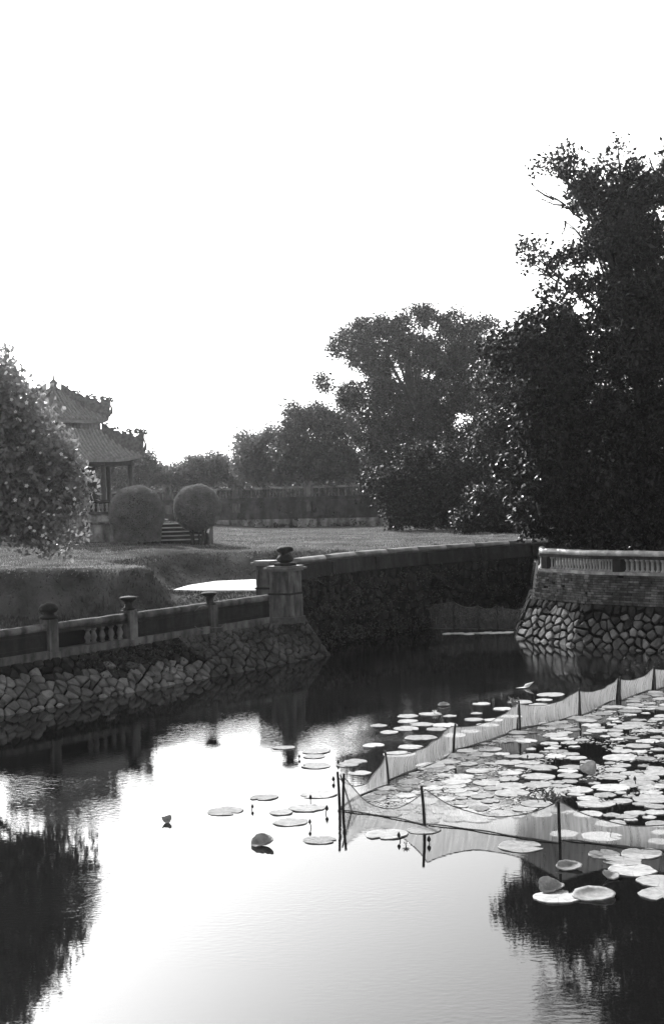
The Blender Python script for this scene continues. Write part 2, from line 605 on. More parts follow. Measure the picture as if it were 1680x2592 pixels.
def stones(parent, quads, cw, ch, m, name='stone', depth=0.09, limit=300, gap=0.02, moss=None):
    allst = []
    for q in quads: allst += rubble(*q, cw, ch, depth, gap)
    # nearest ones as parts of their own
    allst.sort(key=lambda s: s[0][-1].y + 0.6 * max(0, abs(s[0][-1].x / s[0][-1].y) - 0.24) * 100)
    for vs, fs in allst[:limit]: obj(name, vs, fs, M['darkstone'] if moss and moss(vs[-1]) else m, parent, False)
    rest = allst[limit:]
    if rest:
        mb = MB()
        for vs, fs in rest: mb.add(vs, fs)
        mb.build('rubble', m, parent, False, kind='stuff')

# ---------------------------------------------------------------- left embankment with its parapet
emb = thing('embankment_wall', 'low sloping rubble stone embankment along the left edge of the moat', 'wall', along(-14, -0.4, 0))
TOPZ = 0.92
def topz(t): return 1.0 + 0.1 * (1 + t / 12)
core = MB()
core.add([along(-34, -1.1, -0.6), along(0.9, -1.1, -0.6), along(0.9, -0.02, 1.05), along(-34, -0.02, 0.8),
          along(-34, 0.6, -0.6), along(0.9, 0.6, -0.6), along(0.9, 0.6, 1.05), along(-34, 0.6, 0.8)],
         [[0, 1, 2, 3], [3, 2, 6, 7], [1, 5, 6, 2], [0, 3, 7, 4]])
core.build('core', M['mortar'], emb)
stones(emb, [(along(-20, -1.12, -0.12), along(0.9, -1.1, -0.12), along(-20, -0.06, 0.91), along(0.9, -0.05, 1.10))], 0.34, 0.235, M['stone'], depth=0.07, gap=0.018,
       moss=lambda p: p.z + 0.22 * vnoise(p.x * 2, p.z * 5) + random.uniform(-.12, .12) > 0.72 - 0.030 * max(0, (Vector((p.x, p.y)) - O2).dot(D) + 11))
# end face of the embankment at the gate
stones(emb, [(along(0.9, -1.1, -0.1), along(0.9, 0.4, -0.1), along(0.9, -0.05, 1.07), along(0.9, 0.4, 1.07))], 0.3, 0.24, M['stone'], name='corner_stone', depth=0.08)

par = thing('parapet', 'weathered low parapet with round rail on the left embankment', 'parapet', along(-8, 0.15, 0.9))
def tfind(px):
    a, b = -25.0, 0.0
    for _ in range(40):
        m_ = (a + b) / 2
        if pix(along(m_, 0.14, 1.6)) < px: a = m_
        else: b = m_
    return a
tpost = [tfind(-75), tfind(125), tfind(327), tfind(531)]
# plinth, in lengths between the posts
ends = [-34] + tpost + [-0.55]
def prism(mb, t0, t1, s0, s1, za0, za1, zb0, zb1):
    mb.hexa([along(t0, s0, za0), along(t1, s0, za1), along(t1, s1, za1), along(t0, s1, za0)],
            [along(t0, s0, zb0), along(t1, s0, zb1), along(t1, s1, zb1), along(t0, s1, zb0)])
for a, b in zip(ends[:-1], ends[1:]):
    mb = MB(); ga = 0.14
    prism(mb, a + ga, b - ga, -0.02, 0.34, topz(a) - 0.1, topz(b) - 0.1, topz(a) + 0.2, topz(b) + 0.2)
    mb.build('plinth', M['plaster'], par)
    mb = MB()
    n = 10
    pts = [along(a + ga + (b - a - 2 * ga) * i / n, 0.15, topz(a + (b - a) * i / n) + 0.775 + random.uniform(-0.006, 0.006)) for i in range(n + 1)]
    mb.tube(pts, 0.105, 12)
    mb.build('rail', M['plaster'], par, True)
# infill: solid worn panels and one open bay with short glazed balusters
def infill(a, b, kind_):
    if kind_ == 'solid':
        mb = MB()
        prism(mb, a + 0.15, b - 0.15, 0.07, 0.23, topz(a) + 0.2, topz(b) + 0.2, topz(a) + 0.70, topz(b) + 0.70)
        mb.build('panel', M['darkplaster'], par)
        mb = MB()
        prism(mb, a + 0.3, b - 0.3, 0.045, 0.07, topz(a) + 0.27, topz(b) + 0.27, topz(a) + 0.31, topz(b) + 0.31)
        prism(mb, a + 0.3, b - 0.3, 0.045, 0.07, topz(a) + 0.58, topz(b) + 0.58, topz(a) + 0.62, topz(b) + 0.62)
        mb.build('moulding', M['darkplaster'], par)
    else:
        mb = MB()
        prism(mb, a + 0.15, b - 0.15, 0.06, 0.24, topz(a) + 0.61, topz(b) + 0.61, topz(a) + 0.69, topz(b) + 0.69)
        mb.build('upper_beam', M['darkplaster'], par)
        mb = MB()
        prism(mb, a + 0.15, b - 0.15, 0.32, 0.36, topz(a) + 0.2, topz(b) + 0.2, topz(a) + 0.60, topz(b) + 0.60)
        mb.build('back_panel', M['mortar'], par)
for (a, b), k in zip(zip(ends[:-1], ends[1:]), ('solid', 'solid', 'open', 'solid', 'solid')):
    infill(a, b, k)
bal = MB()
bal.lathe((0, 0, 0), [(0.055, 0), (0.075, 0.03), (0.05, 0.08), (0.085, 0.18), (0.05, 0.29), (0.04, 0.33), (0.07, 0.37), (0.07, 0.41)], 8)
balme = mesh('baluster', bal.v, bal.f, M['plaster'], True)
def put(name, me, parent, p, rz=0, sc=None, **props):
    o = link(name, me, parent, **props)
    o.location = Vector(p) - root_of(parent)
    o.rotation_euler = (0, 0, rz)
    if sc: o.scale = sc
    return o
for t in map(tfind, (222, 237, 258, 281, 303)):
    put('baluster', balme, par, along(t, 0.14, topz(t) + 0.2), sc=(1.15, 1.15, 1))
def post(t, h, dome, parent):
    z = topz(t)
    rz = math.atan2(D.y, D.x)
    mb = MB()
    mb.box(along(t, 0.14, z - 0.12), 0.30, 0.36, h + 0.12, rz)
    mb.box(along(t, 0.14, z - 0.14), 0.36, 0.42, 0.30, rz)
    o = mb.build('post', M['plaster'], parent)
    mb = MB()
    if dome:
        mb.lathe(along(t, 0.14, z + h), [(0.17, 0), (0.24, 0.03), (0.24, 0.07), (0.15, 0.10), (0.13, 0.16), (0.21, 0.2), (0.25, 0.25), (0.24, 0.31), (0.17, 0.38), (0.06, 0.42)], 14)
    else:
        mb.lathe(along(t, 0.14, z + h), [(0.14, 0), (0.2, 0.04), (0.12, 0.08), (0.1, 0.22), (0.19, 0.28), (0.25, 0.33), (0.22, 0.36), (0.1, 0.38)], 14)
    mb.build('cap', M['darkplaster'], o, True)
post(tpost[0], 0.98, True, par)
post(tpost[1], 0.98, True, par)
post(tpost[2], 0.95, False, par)
post(tpost[3], 0.80, False, par)

# ---------------------------------------------------------------- gate pillars
def pillar(base, wx, wy, z0, z1, rz, name, label, finial=1.0, second=False):
    t = thing(name, label, 'pillar', Vector((base[0], base[1], z0)))
    mb = MB()
    x, y = base
    mb.box((x, y, z0 - 0.05), wx + 0.14, wy + 0.14, 0.2, rz)
    mb.build('plinth', M['coping'] if not second else M['plaster'], t)
    mb = MB()
    mb.box((x, y, z0 + 0.148), wx + 0.03, wy + 0.03, (z1 - z0) * 0.44, rz)
    zz = z0 + 0.148 + (z1 - z0) * 0.44
    mb.box((x, y, zz + 0.06), wx, wy, z1 - zz - 0.06, rz)
    mb.build('shaft', M['plaster'], t)
    mb = MB(); mb.box((x, y, zz), wx + 0.08, wy + 0.08, 0.058, rz); mb.build('moulding', M['darkplaster'], t)
    # raised frames on the upper faces
    cs, sn = math.cos(rz), math.sin(rz)
    for (ux, uy, hw) in ((0, -1, wx), (1, 0, wy), (-1, 0, wy), (0, 1, wx)):
        nx_, ny_ = ux * cs - uy * sn, ux * sn + uy * cs
        half = (wy if ux == 0 else wx) / 2
        tx_, ty_ = -ny_, nx_
        mb = MB()
        for k in (-1, 1):
            cx, cy = x + nx_ * (half + 0.008) + tx_ * k * hw * 0.36, y + ny_ * (half + 0.008) + ty_ * k * hw * 0.36
            mb.box((cx, cy, zz + 0.12), 0.07, 0.05, z1 - zz - 0.26, rz + (PI / 2 if ux else 0))
        mb.build('pilaster_strip', M['plaster'], t)
    mb = MB()
    mb.box((x, y, z1), wx + 0.1, wy + 0.1, 0.05, rz)
    mb.box((x, y, z1 + 0.05), wx + 0.26, wy + 0.26, 0.06, rz)
    mb.box((x, y, z1 + 0.11), wx + 0.12, wy + 0.12, 0.05, rz)
    mb.build('cornice', M['coping'], t)
    if finial:
        s = finial
        mb = MB()
        mb.box((x, y, z1 + 0.16), 0.5 * s, 0.5 * s, 0.09 * s, rz)
        mb.lathe((x, y, z1 + 0.16 + 0.09 * s), [(0.14 * s, 0), (0.24 * s, 0.05 * s), (0.27 * s, 0.13 * s), (0.2 * s, 0.22 * s), (0.1 * s, 0.26 * s), (0.13 * s, 0.31 * s), (0.26 * s, 0.35 * s), (0.27 * s, 0.43 * s), (0.2 * s, 0.49 * s), (0.08 * s, 0.52 * s)], 14)
        mb.build('finial', M['darkplaster'], t, True)
    return t
RZ = math.atan2(D.y, D.x)
pillar((-1.5, 43.95), 0.72, 0.72, 1.1, 2.66, RZ - PI / 2 + 0.1, 'gate_pillar', 'square plastered gate pillar topped by a bulging urn finial', 1.0)
pillar((-2.12, 45.1), 0.5, 0.5, 1.2, 2.78, RZ - PI / 2 + 0.1, 'gate_pillar', 'slimmer flat capped pillar half hidden behind the urn topped one', 0, True)

# ---------------------------------------------------------------- far retaining wall with coping
rw = thing('retaining_wall', 'tall dark stone retaining wall with pale coping beyond the gate pillar', 'wall', (2, 50.5, 0))
def nl(a, b):
    d = (b - a).normalized()
    return Vector((-d.y, d.x))
def roff(k):
    out = []
    for i, p in enumerate(RWP):
        n1 = nl(RWP[max(i - 1, 0)], RWP[max(i - 1, 0) + 1]); n2 = nl(RWP[min(i, len(RWP) - 2)], RWP[min(i, len(RWP) - 2) + 1])
        m_ = (n1 + n2).normalized()
        out.append(p + m_ * (k / m_.dot(n1)))
    return out
def strip(mb, s0, z0, s1, z1, n=None):
    a, b = roff(s0), roff(s1)
    for i in range((n or len(RWP)) - 1):
        mb.add([(a[i].x, a[i].y, z0), (a[i + 1].x, a[i + 1].y, z0), (b[i + 1].x, b[i + 1].y, z1), (b[i].x, b[i].y, z1)], [[0, 1, 2, 3]])
mb = MB(); strip(mb, -0.12, -0.8, 0.0, 2.72); strip(mb, 0.0, 2.72, 0.5, 2.72)
mb.add([(RWP[0].x, RWP[0].y, -0.8), (RWP[0].x - .45, RWP[0].y + .25, -0.8), (RWP[0].x - .45, RWP[0].y + .25, 2.72), (RWP[0].x, RWP[0].y, 2.72)], [[0, 1, 2, 3]])
mb.build('core', M['mortar'], rw)
a_, b_ = roff(-0.12), roff(0.0)
qs = []
for i in range(5):
    qs.append(((a_[i].x, a_[i].y, -0.1), (a_[i + 1].x, a_[i + 1].y, -0.1), (b_[i].x, b_[i].y, 2.3), (b_[i + 1].x, b_[i + 1].y, 2.3)))
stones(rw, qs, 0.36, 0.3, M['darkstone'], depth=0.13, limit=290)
a_, b_, c_, d_ = roff(-0.16), roff(0.4), roff(-0.10), roff(0.36)
for i in range(len(RWP) - 1):
    mb = MB(); mb.hexa([v_.to_3d() + Vector((0, 0, 2.32)) for v_ in (a_[i], a_[i + 1], b_[i + 1], b_[i])], [v_.to_3d() + Vector((0, 0, 2.80)) for v_ in (c_[i], c_[i + 1], d_[i + 1], d_[i])])
    mb.build('parapet_band', M['darkplaster'], rw)
cr = roff(0.13)
# smooth line for the coping
line_ = [cr[0]]
for i in range(1, 6):
    for k in range(1, 9): line_.append(cr[i - 1].lerp(cr[i], k / 8))
for _ in range(3): line_ = [line_[0]] + [(line_[i - 1] + line_[i] * 2 + line_[i + 1]) / 4 for i in range(1, len(line_) - 1)] + [line_[-1]]
for i in range(0, len(line_) - 4, 4):
    pp_ = line_[i:i + 5]
    pp_[-1] = pp_[-2].lerp(pp_[-1], 0.985)
    mb = MB(); mb.tube([Vector((q.x, q.y, 2.86 + random.uniform(-0.004, 0.004))) for q in pp_], 0.13, 12)
    mb.build('coping', M['coping'], rw, True)
def rwat(t_, s_, z):
    for i in range(len(RWP) - 1):
        L = (RWP[i + 1] - RWP[i]).length
        if t_ <= L: break
        t_ -= L
    d = (RWP[i + 1] - RWP[i]).normalized()
    q = RWP[i] + d * t_ + Vector((-d.y, d.x)) * s_
    return Vector((q.x, q.y, z)), math.atan2(d.y, d.x)
for i in range(6):
    q, a0 = rwat(2.6 + i * 3.1, -0.15, 2.34); mb = MB(); mb.box(q, 0.3, 0.1, 0.42, a0); mb.build('pilaster', M['darkplaster'], rw)

def tufts(name, parent, n, f, size, m):
    c = []
    for _ in range(n):
        p = np.array(f())
        c.append(p + rng.normal(size=(9, 3)) * 0.09)
    c = np.concatenate(c) - np.array(root_of(parent))
    link(name, leaf_mesh(name, c, size, m), parent, kind='stuff')
def fw():
    t_ = random.uniform(0, 22); z = random.uniform(0.05, 2.3) ** 1.0
    if random.random() < 0.4: z = random.uniform(0, 0.4)
    return rwat(t_, -0.28 + 0.05 * z, z)[0]
tufts('creeper', rw, 700, fw, 0.09, M['leaf_mid'])
def fe():
    t_ = random.uniform(-9, 0.9); z = 0.95 - abs(random.gauss(0, 0.28))
    return along(t_, -0.12 - 0.95 * (1 - max(z, 0) / 0.98), max(0.1, z))
tufts('creeper', emb, 520, fe, 0.07, M['leaf_mid'])

# ---------------------------------------------------------------- bastion on the right
bas = thing('bastion', 'stone and brick bastion with balustrade on the right of the moat', 'bastion', (9, 47, 0))
def nrm2(a, b):
    d = (b - a).normalized()
    return Vector((d.y, -d.x))
def offs(poly, k):
    out = []
    for i, p in enumerate(poly):
        n1 = nrm2(poly[i - 1], p) if i > 0 else nrm2(p, poly[i + 1])
        n2 = nrm2(p, poly[i + 1]) if i < len(poly) - 1 else n1
        m_ = (n1 + n2).normalized()
        out.append(p + m_ * (k / max(0.35, m_.dot(n1))))
    return out
line = TB[:5]
# outward is to the left/front; check the sign
sgn = 1 if nrm2(line[1], line[2]).dot(Vector((-1, -1))) > 0 else -1
L0 = offs(line, 0.0); Lb = offs(line, 0.14 * sgn); Lc = offs(line, 0.30 * sgn); Lw = offs(line, 0.95 * sgn); Li = offs(line, -0.35 * sgn)
def v3(p, z): return Vector((p.x, p.y, z))
mb = MB()
for i in range(4):
    for (q0, z0, q1, z1) in ((Lw, -0.5, Lc, 1.27), (Lc, 1.27, Lb, 2.21), (Lb, 2.21, Li, 2.21)):
        mb.add([v3(q0[i], z0), v3(q0[i + 1], z0), v3(q1[i + 1], z1), v3(q1[i], z1)], [[0, 1, 2, 3]])
mb.build('core', M['mortar'], bas)
def flipq(i, q0, z0, q1, z1, fr0=0.0, fr1=1.0):
    a, b = q0[i].lerp(q0[i + 1], fr0), q0[i].lerp(q0[i + 1], fr1)
    c, d = q1[i].lerp(q1[i + 1], fr0), q1[i].lerp(q1[i + 1], fr1)
    return (v3(a, z0), v3(b, z0), v3(c, z1), v3(d, z1))
stones(bas, [flipq(1, Lw, -0.12, Lc, 1.27), flipq(2, Lw, -0.12, Lc, 1.27), flipq(3, Lw, -0.12, Lc, 1.27, 0, 0.3)], 0.37, 0.27, M['stone'], depth=0.065, gap=0.032, limit=200,
       moss=lambda p: p.z + random.uniform(-.3, .3) + .2 * vnoise(p.x * 2, p.z * 4) > 0.95)
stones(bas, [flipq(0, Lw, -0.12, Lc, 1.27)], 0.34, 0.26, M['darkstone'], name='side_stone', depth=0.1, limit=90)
# bricks: courses on the front faces
bk = MB()
bk.box((0, 0, -0.5), 1, 1, 1)
brme = mesh('brick', bk.v, bk.f, M['brick'])
cnt = 0
rest = MB()
def bricks(i, fr1, ncourse=12):
    global cnt
    H = 2.21 - 1.29
    ch = H / ncourse
    for r in range(ncourse):
        k = (r + 0.5) / ncourse
        a = Lc[i].lerp(Lb[i], k); b = Lc[i + 1].lerp(Lb[i + 1], k)
        d = (b - a)
        Lr = d.length * fr1
        d.normalize()
        nn = nrm2(Lc[i], Lc[i + 1]) * sgn
        s = random.uniform(0, 0.12) if i != 1 else (r % 2) * 0.11
        while s < Lr:
            wdt = random.uniform(0.19, 0.25)
            pz = 1.29 + (r + 0.5) * ch
            if random.random() > 0.03:
                pp = a + d * (s + wdt / 2) + nn * random.uniform(-0.012, 0.018)
                ang = math.atan2(d.y, d.x)
                if cnt < 296:
                    put('brick', brme, bas, (pp.x, pp.y, pz), ang, (wdt - 0.016, 0.1, ch - 0.014))
                    cnt += 1
                else:
                    rest.box((pp.x, pp.y, pz - (ch - 0.014) / 2), wdt - 0.016, 0.1, ch - 0.014, ang)
            s += wdt
bricks(1, 1.0); bricks(2, 1.0); bricks(3, 0.15)
for i in (0,): bricks(i, 0.5)
rest.build('brickwork', M['brick'], bas, kind='stuff')

bst = thing('balustrade', 'pale balustrade with rounded coping on top of the brick bastion', 'balustrade', (9, 46, 2.21))
line = [TB[0].lerp(TB[1], 0.84)] + TB[1:5]
L0 = offs(line, 0.0)
# base sill, balusters, piers, coping
for i in (0, 1, 2, 3):
    q0, q1 = offs(line, 0.10 * sgn), offs(line, -0.22 * sgn)
    mb = MB()
    mb.hexa([v3(q0[i], 2.212), v3(q0[i + 1], 2.212), v3(q1[i + 1], 2.212), v3(q1[i], 2.212)],
            [v3(q0[i], 2.31), v3(q0[i + 1], 2.31), v3(q1[i + 1], 2.31), v3(q1[i], 2.31)])
    mb.build('sill', M['palecoping'], bst)
    q0, q1 = offs(line, 0.07 * sgn), offs(line, -0.19 * sgn)
    mb = MB()
    mb.hexa([v3(q0[i], 2.71), v3(q0[i + 1], 2.71), v3(q1[i + 1], 2.71), v3(q1[i], 2.71)],
            [v3(q0[i], 2.81), v3(q0[i + 1], 2.81), v3(q1[i + 1], 2.81), v3(q1[i], 2.81)])
    mb.build('top_beam', M['darkplaster'], bst)
cl = offs(line, -0.05 * sgn)
pts = []
for i in range(4):
    for k in range(12 if i else 20):
        pts.append(cl[i].lerp(cl[i + 1], k / (12 if i else 20)))
pts = pts[:]
# rounded corner in the coping
for _ in range(2):
    pts = [pts[0]] + [(pts[i - 1] + pts[i] * 2 + pts[i + 1]) / 4 for i in range(1, len(pts) - 1)] + [pts[-1]]
mb = MB(); mb.tube([v3(p, 2.87) for p in pts], [0.115 + random.uniform(-0.004, 0.004) for _ in pts], 12)
mb.build('coping', M['palecoping'], bst, True)
b2 = MB()
b2.lathe((0, 0, 0), [(0.060, 0), (0.060, 0.03), (0.030, 0.09), (0.034, 0.2), (0.030, 0.31), (0.060, 0.37), (0.060, 0.40)], 8)
b2me = mesh('slim_baluster', b2.v, b2.f, M['baluster'], True)
def balrow(i, s0, s1, pitch, sc=1.0):
    a, b = L0[i], L0[i + 1]
    d = (b - a).normalized()
    s = s0
    while s < s1:
        p = a + d * s
        put('baluster', b2me, bst, v3(p, 2.31), sc=(sc, sc, 1))
        s += pitch
def pier(i, s, wd):
    a, b = L0[i], L0[i + 1]
    d = (b - a).normalized()
    p = a + d * s
    mb = MB(); mb.box(v3(p - nrm2(a, b) * sgn * 0.05, 2.311), wd, 0.3, 0.398, math.atan2(d.y, d.x)); mb.build('pier', M['darkplaster'], bst)
def sfind(px):
    best = (1e9, 1, 0.0)
    for i in (1, 2, 3):
        L = (L0[i + 1] - L0[i]).length
        for k in range(300):
            q = L0[i].lerp(L0[i + 1], k / 300)
            e = abs(pix((q.x, q.y, 2.5)) - px)
            if e < best[0]: best = (e, i, k / 300 * L)
    return best[1], best[2]
for px in [1396 + k * 7.6 for k in range(21)]:
    i, s_ = sfind(px); put('baluster', b2me, bst, v3(L0[i] + (L0[i + 1] - L0[i]).normalized() * s_, 2.31))
for px in [1586 + k * 13 for k in range(14)]:
    i, s_ = sfind(px); put('baluster', b2me, bst, v3(L0[i] + (L0[i + 1] - L0[i]).normalized() * s_, 2.31), sc=(1.3, 1.3, 1))
for px in (1383, 1564, 1772):
    i, s_ = sfind(px); pier(i, s_, 0.3)
pier(0, 0.16, 0.32)
balrow(0, 0.45, 1.9, 0.2)
for k in range(3): balrow(3, 4.2 + k * 2, 5.9 + k * 2, 0.2); pier(3, 6.05 + k * 2, 0.3)

# ---------------------------------------------------------------- far garden wall
gw = thing('garden_wall', 'long blackened garden wall with a balustraded top at the back of the lawn', 'wall', (-8, 92, 2.85))
GA, GB = Vector((-32, 106.6)), Vector((12, 87.5))
gd = (GB - GA).normalized(); gn = Vector((gd.y, -gd.x)); GL = (GB - GA).length; grz = math.atan2(gd.y, gd.x)
def G(s, o, z):
    q = GA + gd * s + gn * o
    return Vector((q.x, q.y, z))
def gslab(name, z0, z1, o0, o1, m):
    mb = MB(); mb.hexa([G(0, o0, z0), G(GL, o0, z0), G(GL, o1, z0), G(0, o1, z0)], [G(0, o0, z1), G(GL, o0, z1), G(GL, o1, z1), G(0, o1, z1)])
    return mb.build(name, m, gw)
gslab('lower_wall', 2.6, 3.42, -0.5, 0.22, M['lime'])
gslab('middle_wall', 3.421, 4.55, -0.4, 0.08, M['farwall'])
gslab('string_course', 4.551, 4.66, -0.45, 0.2, M['farwall'])
gslab('upper_wall', 4.661, 4.86, -0.4, 0.1, M['farwall'])
mb = MB()
s = 2.0
while s < GL:
    pr = MB(); pr.box(G(s, 0.0, 2.86), 0.62, 0.62, 0.0001, grz)
    q = MB(); q.box(G(s, 0.02, 4.861), 0.5, 0.5, 0.75, grz); q.box(G(s, 0.02, 5.612), 0.66, 0.66, 0.12, grz); q.box(G(s, 0.02, 5.733), 0.44, 0.44, 0.12, grz)
    q.build('pier', M['plaster'], gw)
    q = MB(); q.box(G(s, 0.1, 3.9), 0.55, 0.3, 0.6, grz); q.build('bracket', M['plaster'], gw)
    s += 5.2
s = 2.0
while s < GL - 5:
    q = MB(); q.hexa([G(s + 0.34, -0.16, 5.42), G(s + 4.86, -0.16, 5.42), G(s + 4.86, 0.16, 5.42), G(s + 0.34, 0.16, 5.42)],
                     [G(s + 0.34, -0.12, 5.56), G(s + 4.86, -0.12, 5.56), G(s + 4.86, 0.12, 5.56), G(s + 0.34, 0.12, 5.56)])
    q.build('coping', M['coping'], gw)
    s += 5.2
b3 = MB(); b3.lathe((0, 0, 0), [(0.07, 0), (0.07, 0.05), (0.045, 0.15), (0.075, 0.3), (0.045, 0.45), (0.07, 0.54), (0.07, 0.56)], 6)
b3me = mesh('stout_baluster', b3.v, b3.f, M['plaster'], True)
s = 2.0; n = 0
while s < GL - 0.5:
    k = (s - 2.0) % 5.2
    if 0.36 < k < 4.86 and s > 14:
        put('baluster', b3me, gw, G(s, 0.0, 4.861)); n += 1
    s += 0.235

def fg():
    s_ = random.uniform(14, GL - 2); u = random.random()
    z = random.uniform(5.45, 5.75) if u < .35 else random.uniform(2.9, 3.5) if u < .6 else random.uniform(3.5, 4.8)
    if vnoise(s_ * 0.6, z * 2) < -0.1 and u > .35: z = 2.95
    return G(s_, 0.16 if z > 3.45 else 0.3, z)
tufts('creeper', gw, 420, fg, 0.16, M['leaf_mid'])

# ---------------------------------------------------------------- pavilion
pv = thing('pavilion', 'two tiered tile roofed pavilion behind the flowering tree at left', 'pavilion', (-13.1, 67, 2.85))
PZ = 0.28
PC = Vector((-13.0, 67.2)); ang0 = math.radians(3)
def sq(hd, z, k=0.0):
    """four corners with half diagonal hd"""
    return [Vector((PC.x + math.cos(ang0 + PI / 2 * i + k) * hd, PC.y + math.sin(ang0 + PI / 2 * i + k) * hd, z)) for i in range(4)]
mb = MB(); mb.hexa(sq(4.55, 2.7), sq(4.45, 4.05 + PZ)); mb.build('podium', M['lime'], pv)
mb = MB(); mb.hexa(sq(4.6, 4.051 + PZ), sq(4.6, 4.17 + PZ)); mb.build('podium_edge', M['plaster'], pv)
mb = MB(); mb.hexa(sq(1.9, 4.171 + PZ), sq(1.9, 6.6)); mb.build('inner_room', M['wood'], pv)
b4 = MB(); b4.lathe((0, 0, 0), [(0.17, 0), (0.17, 0.12), (0.12, 0.14), (0.115, 2.35)], 12)
b4me = mesh('column', b4.v, b4.f, M['wood'], True)
cs_ = sq(3.5, 4.172 + PZ)
for i in range(4):
    a, b = cs_[i], cs_[(i + 1) % 4]
    for k in (0, 0.33, 0.67):
        put('column', b4me, pv, a.lerp(b, k))
# balustrade around the podium
cs_ = sq(4.35, 4.172 + PZ)
b5 = MB(); b5.lathe((0, 0, 0), [(0.06, 0), (0.04, 0.1), (0.065, 0.2), (0.04, 0.3), (0.06, 0.38)], 6)
b5me = mesh('small_baluster', b5.v, b5.f, M['baluster'], True)
for i in range(4):
    a, b = cs_[i], cs_[(i + 1) % 4]
    mb = MB(); mb.tube([a + Vector((0, 0, 0.46)), b + Vector((0, 0, 0.46))], 0.09, 8); mb.build('handrail', M['darkplaster'], pv, True)
    mb = MB(); mb.box(a, 0.3, 0.3, 0.8, ang0 + PI / 4); mb.build('newel', M['plaster'], pv)
    for k in range(1, 24):
        put('baluster', b5me, pv, a.lerp(b, k / 24))
def roof(hd_e, z_e, hd_t, z_t, orn, name):
    ce, ct = sq(hd_e, z_e), sq(hd_t, z_t)
    up = 0.28 * hd_e / 4.4
    # slopes, sagging with lifted corners
    nS, nT = 22, 8
    for i in range(4):
        a, b, c, d = ce[i], ce[(i + 1) % 4], ct[(i + 1) % 4], ct[i]
        def S(u, v_, lift=0.0):
            lo = a.lerp(b, u); hi = d.lerp(c, u)
            p = lo.lerp(hi, v_)
            p.z += -0.16 * math.sin(PI * v_) + up * (abs(2 * u - 1) ** 4) * (1 - v_) ** 2 + lift
            return p
        vs, fs = [], []
        for v_ in range(nT + 1):
            for u in range(nS + 1): vs.append(S(u / nS, v_ / nT))
        k0 = len(vs)
        for v_ in range(nT + 1):
            for u in range(nS + 1): vs.append(S(u / nS, v_ / nT, -0.16))
        w_ = nS + 1
        for v_ in range(nT):
            for u in range(nS):
                q = [v_ * w_ + u, v_ * w_ + u + 1, (v_ + 1) * w_ + u + 1, (v_ + 1) * w_ + u]
                fs.append(q); fs.append([j + k0 for j in q[::-1]])
        for u in range(nS): fs.append([u + 1, u, k0 + u, k0 + u + 1])
        sl_ = obj('roof_slope', vs, fs, M['tile'], pv)
        # tile rolls run straight down the slope
        mbt = MB()
        wE, wT = (b - a).length, max(0.001, (c - d).length)
        nr = int(wE / 0.2)
        for r in range(1, nr):
            x = (r / nr - 0.5) * wE         # distance from the middle line
            vmax = 1.0 if abs(x) <= wT / 2 else 1 - (abs(x) - wT / 2) / ((wE - wT) / 2)
            m_ = max(2, int(6 * vmax))
            pl = []
            for q in range(m_ + 1):
                v_ = vmax * q / m_
                wv = wE + (wT - wE) * v_
                pl.append(S(min(1, max(0, x / wv + 0.5)), v_, 0.03))
            mbt.tube(pl, 0.055, 5, True)
        mbt.build('tile_rolls', M['tile'], sl_, kind='stuff')
        # hip ridge with its curling plaster crest
        hp = [S(0, v_ / 10, 0.1) for v_ in range(11)]
        mb = MB()
        out = (a - Vector((PC.x, PC.y, a.z))).normalized()
        side = Vector((-out.y, out.x, 0)) * 0.09
        top = []
        for j, p in enumerate(hp):
            k = 1 - j / 10
            h = 0.2 + orn * (0.15 + 0.85 * k ** 1.2) * (0.85 + 0.25 * math.sin(j * 2.3))
            top.append(p + Vector((0, 0, h)) + out * 0.1 * k)
        for j in range(10):
            mb.hexa([hp[j] - side - Vector((0, 0, .2)), hp[j] + side - Vector((0, 0, .2)), hp[j + 1] + side - Vector((0, 0, .2)), hp[j + 1] - side - Vector((0, 0, .2))],
                    [top[j] - side, top[j] + side, top[j + 1] + side, top[j + 1] - side])
        rd = mb.build('hip_ridge', M['ridge'], pv)
        mb = MB()
        rr = random.Random(i)
        for j in range(26):
            k = (j / 26) ** 1.3
            q = top[int(k * 9)]
            q = q + out * rr.uniform(-0.15, 0.1) + Vector((0, 0, rr.uniform(-0.05, 0.14) * (0.6 + orn)))
            r_ = rr.uniform(0.03, 0.09) * (0.6 + orn)
            pl = [q + out * math.cos(t_) * r_ + Vector((0, 0, math.sin(t_) * r_)) for t_ in np.linspace(rr.uniform(0, 3), rr.uniform(5, 9), 7)]
            mb.tube(pl, [0.05, .055, .05, .045, .035, .03, .015], 5)
        # the horn that turns up at the corner
        c0 = hp[0]
        mb.tube([c0 + Vector((0, 0, -.05)), c0 + out * 0.12 + Vector((0, 0, 0.1)), c0 + out * 0.15 + Vector((0, 0, 0.3)), c0 + out * 0.08 + Vector((0, 0, 0.5 * (0.5 + orn)))], [0.12, 0.1, 0.06, 0.02], 6)
        mb.build('crest_ornament', M['ridge'], rd)
    # eave board
    mb = MB()
    c1, c2 = sq(hd_e - 0.45, z_e - 0.32), sq(hd_e - 0.45, z_e - 0.05)
    mb.hexa(c1, c2); mb.build('eave_beam', M['wood'], pv)
roof(4.1, 6.62 + PZ, 2.2, 8.3, 0.7, 'lower')
mb = MB(); mb.hexa(sq(2.18, 8.15), sq(2.12, 8.85)); mb.build('clerestory', M['lime'], pv)
roof(2.55, 8.75, 0.35, 10.2, 0.5, 'upper')
mb = MB()
mb.lathe((PC.x, PC.y, 10.15), [(0.30, 0), (0.36, 0.12), (0.2, 0.2), (0.13, 0.3), (0.18, 0.36), (0.2, 0.45), (0.1, 0.55), (0.05, 0.6), (0.035, 0.8), (0.01, 1.02)], 10)
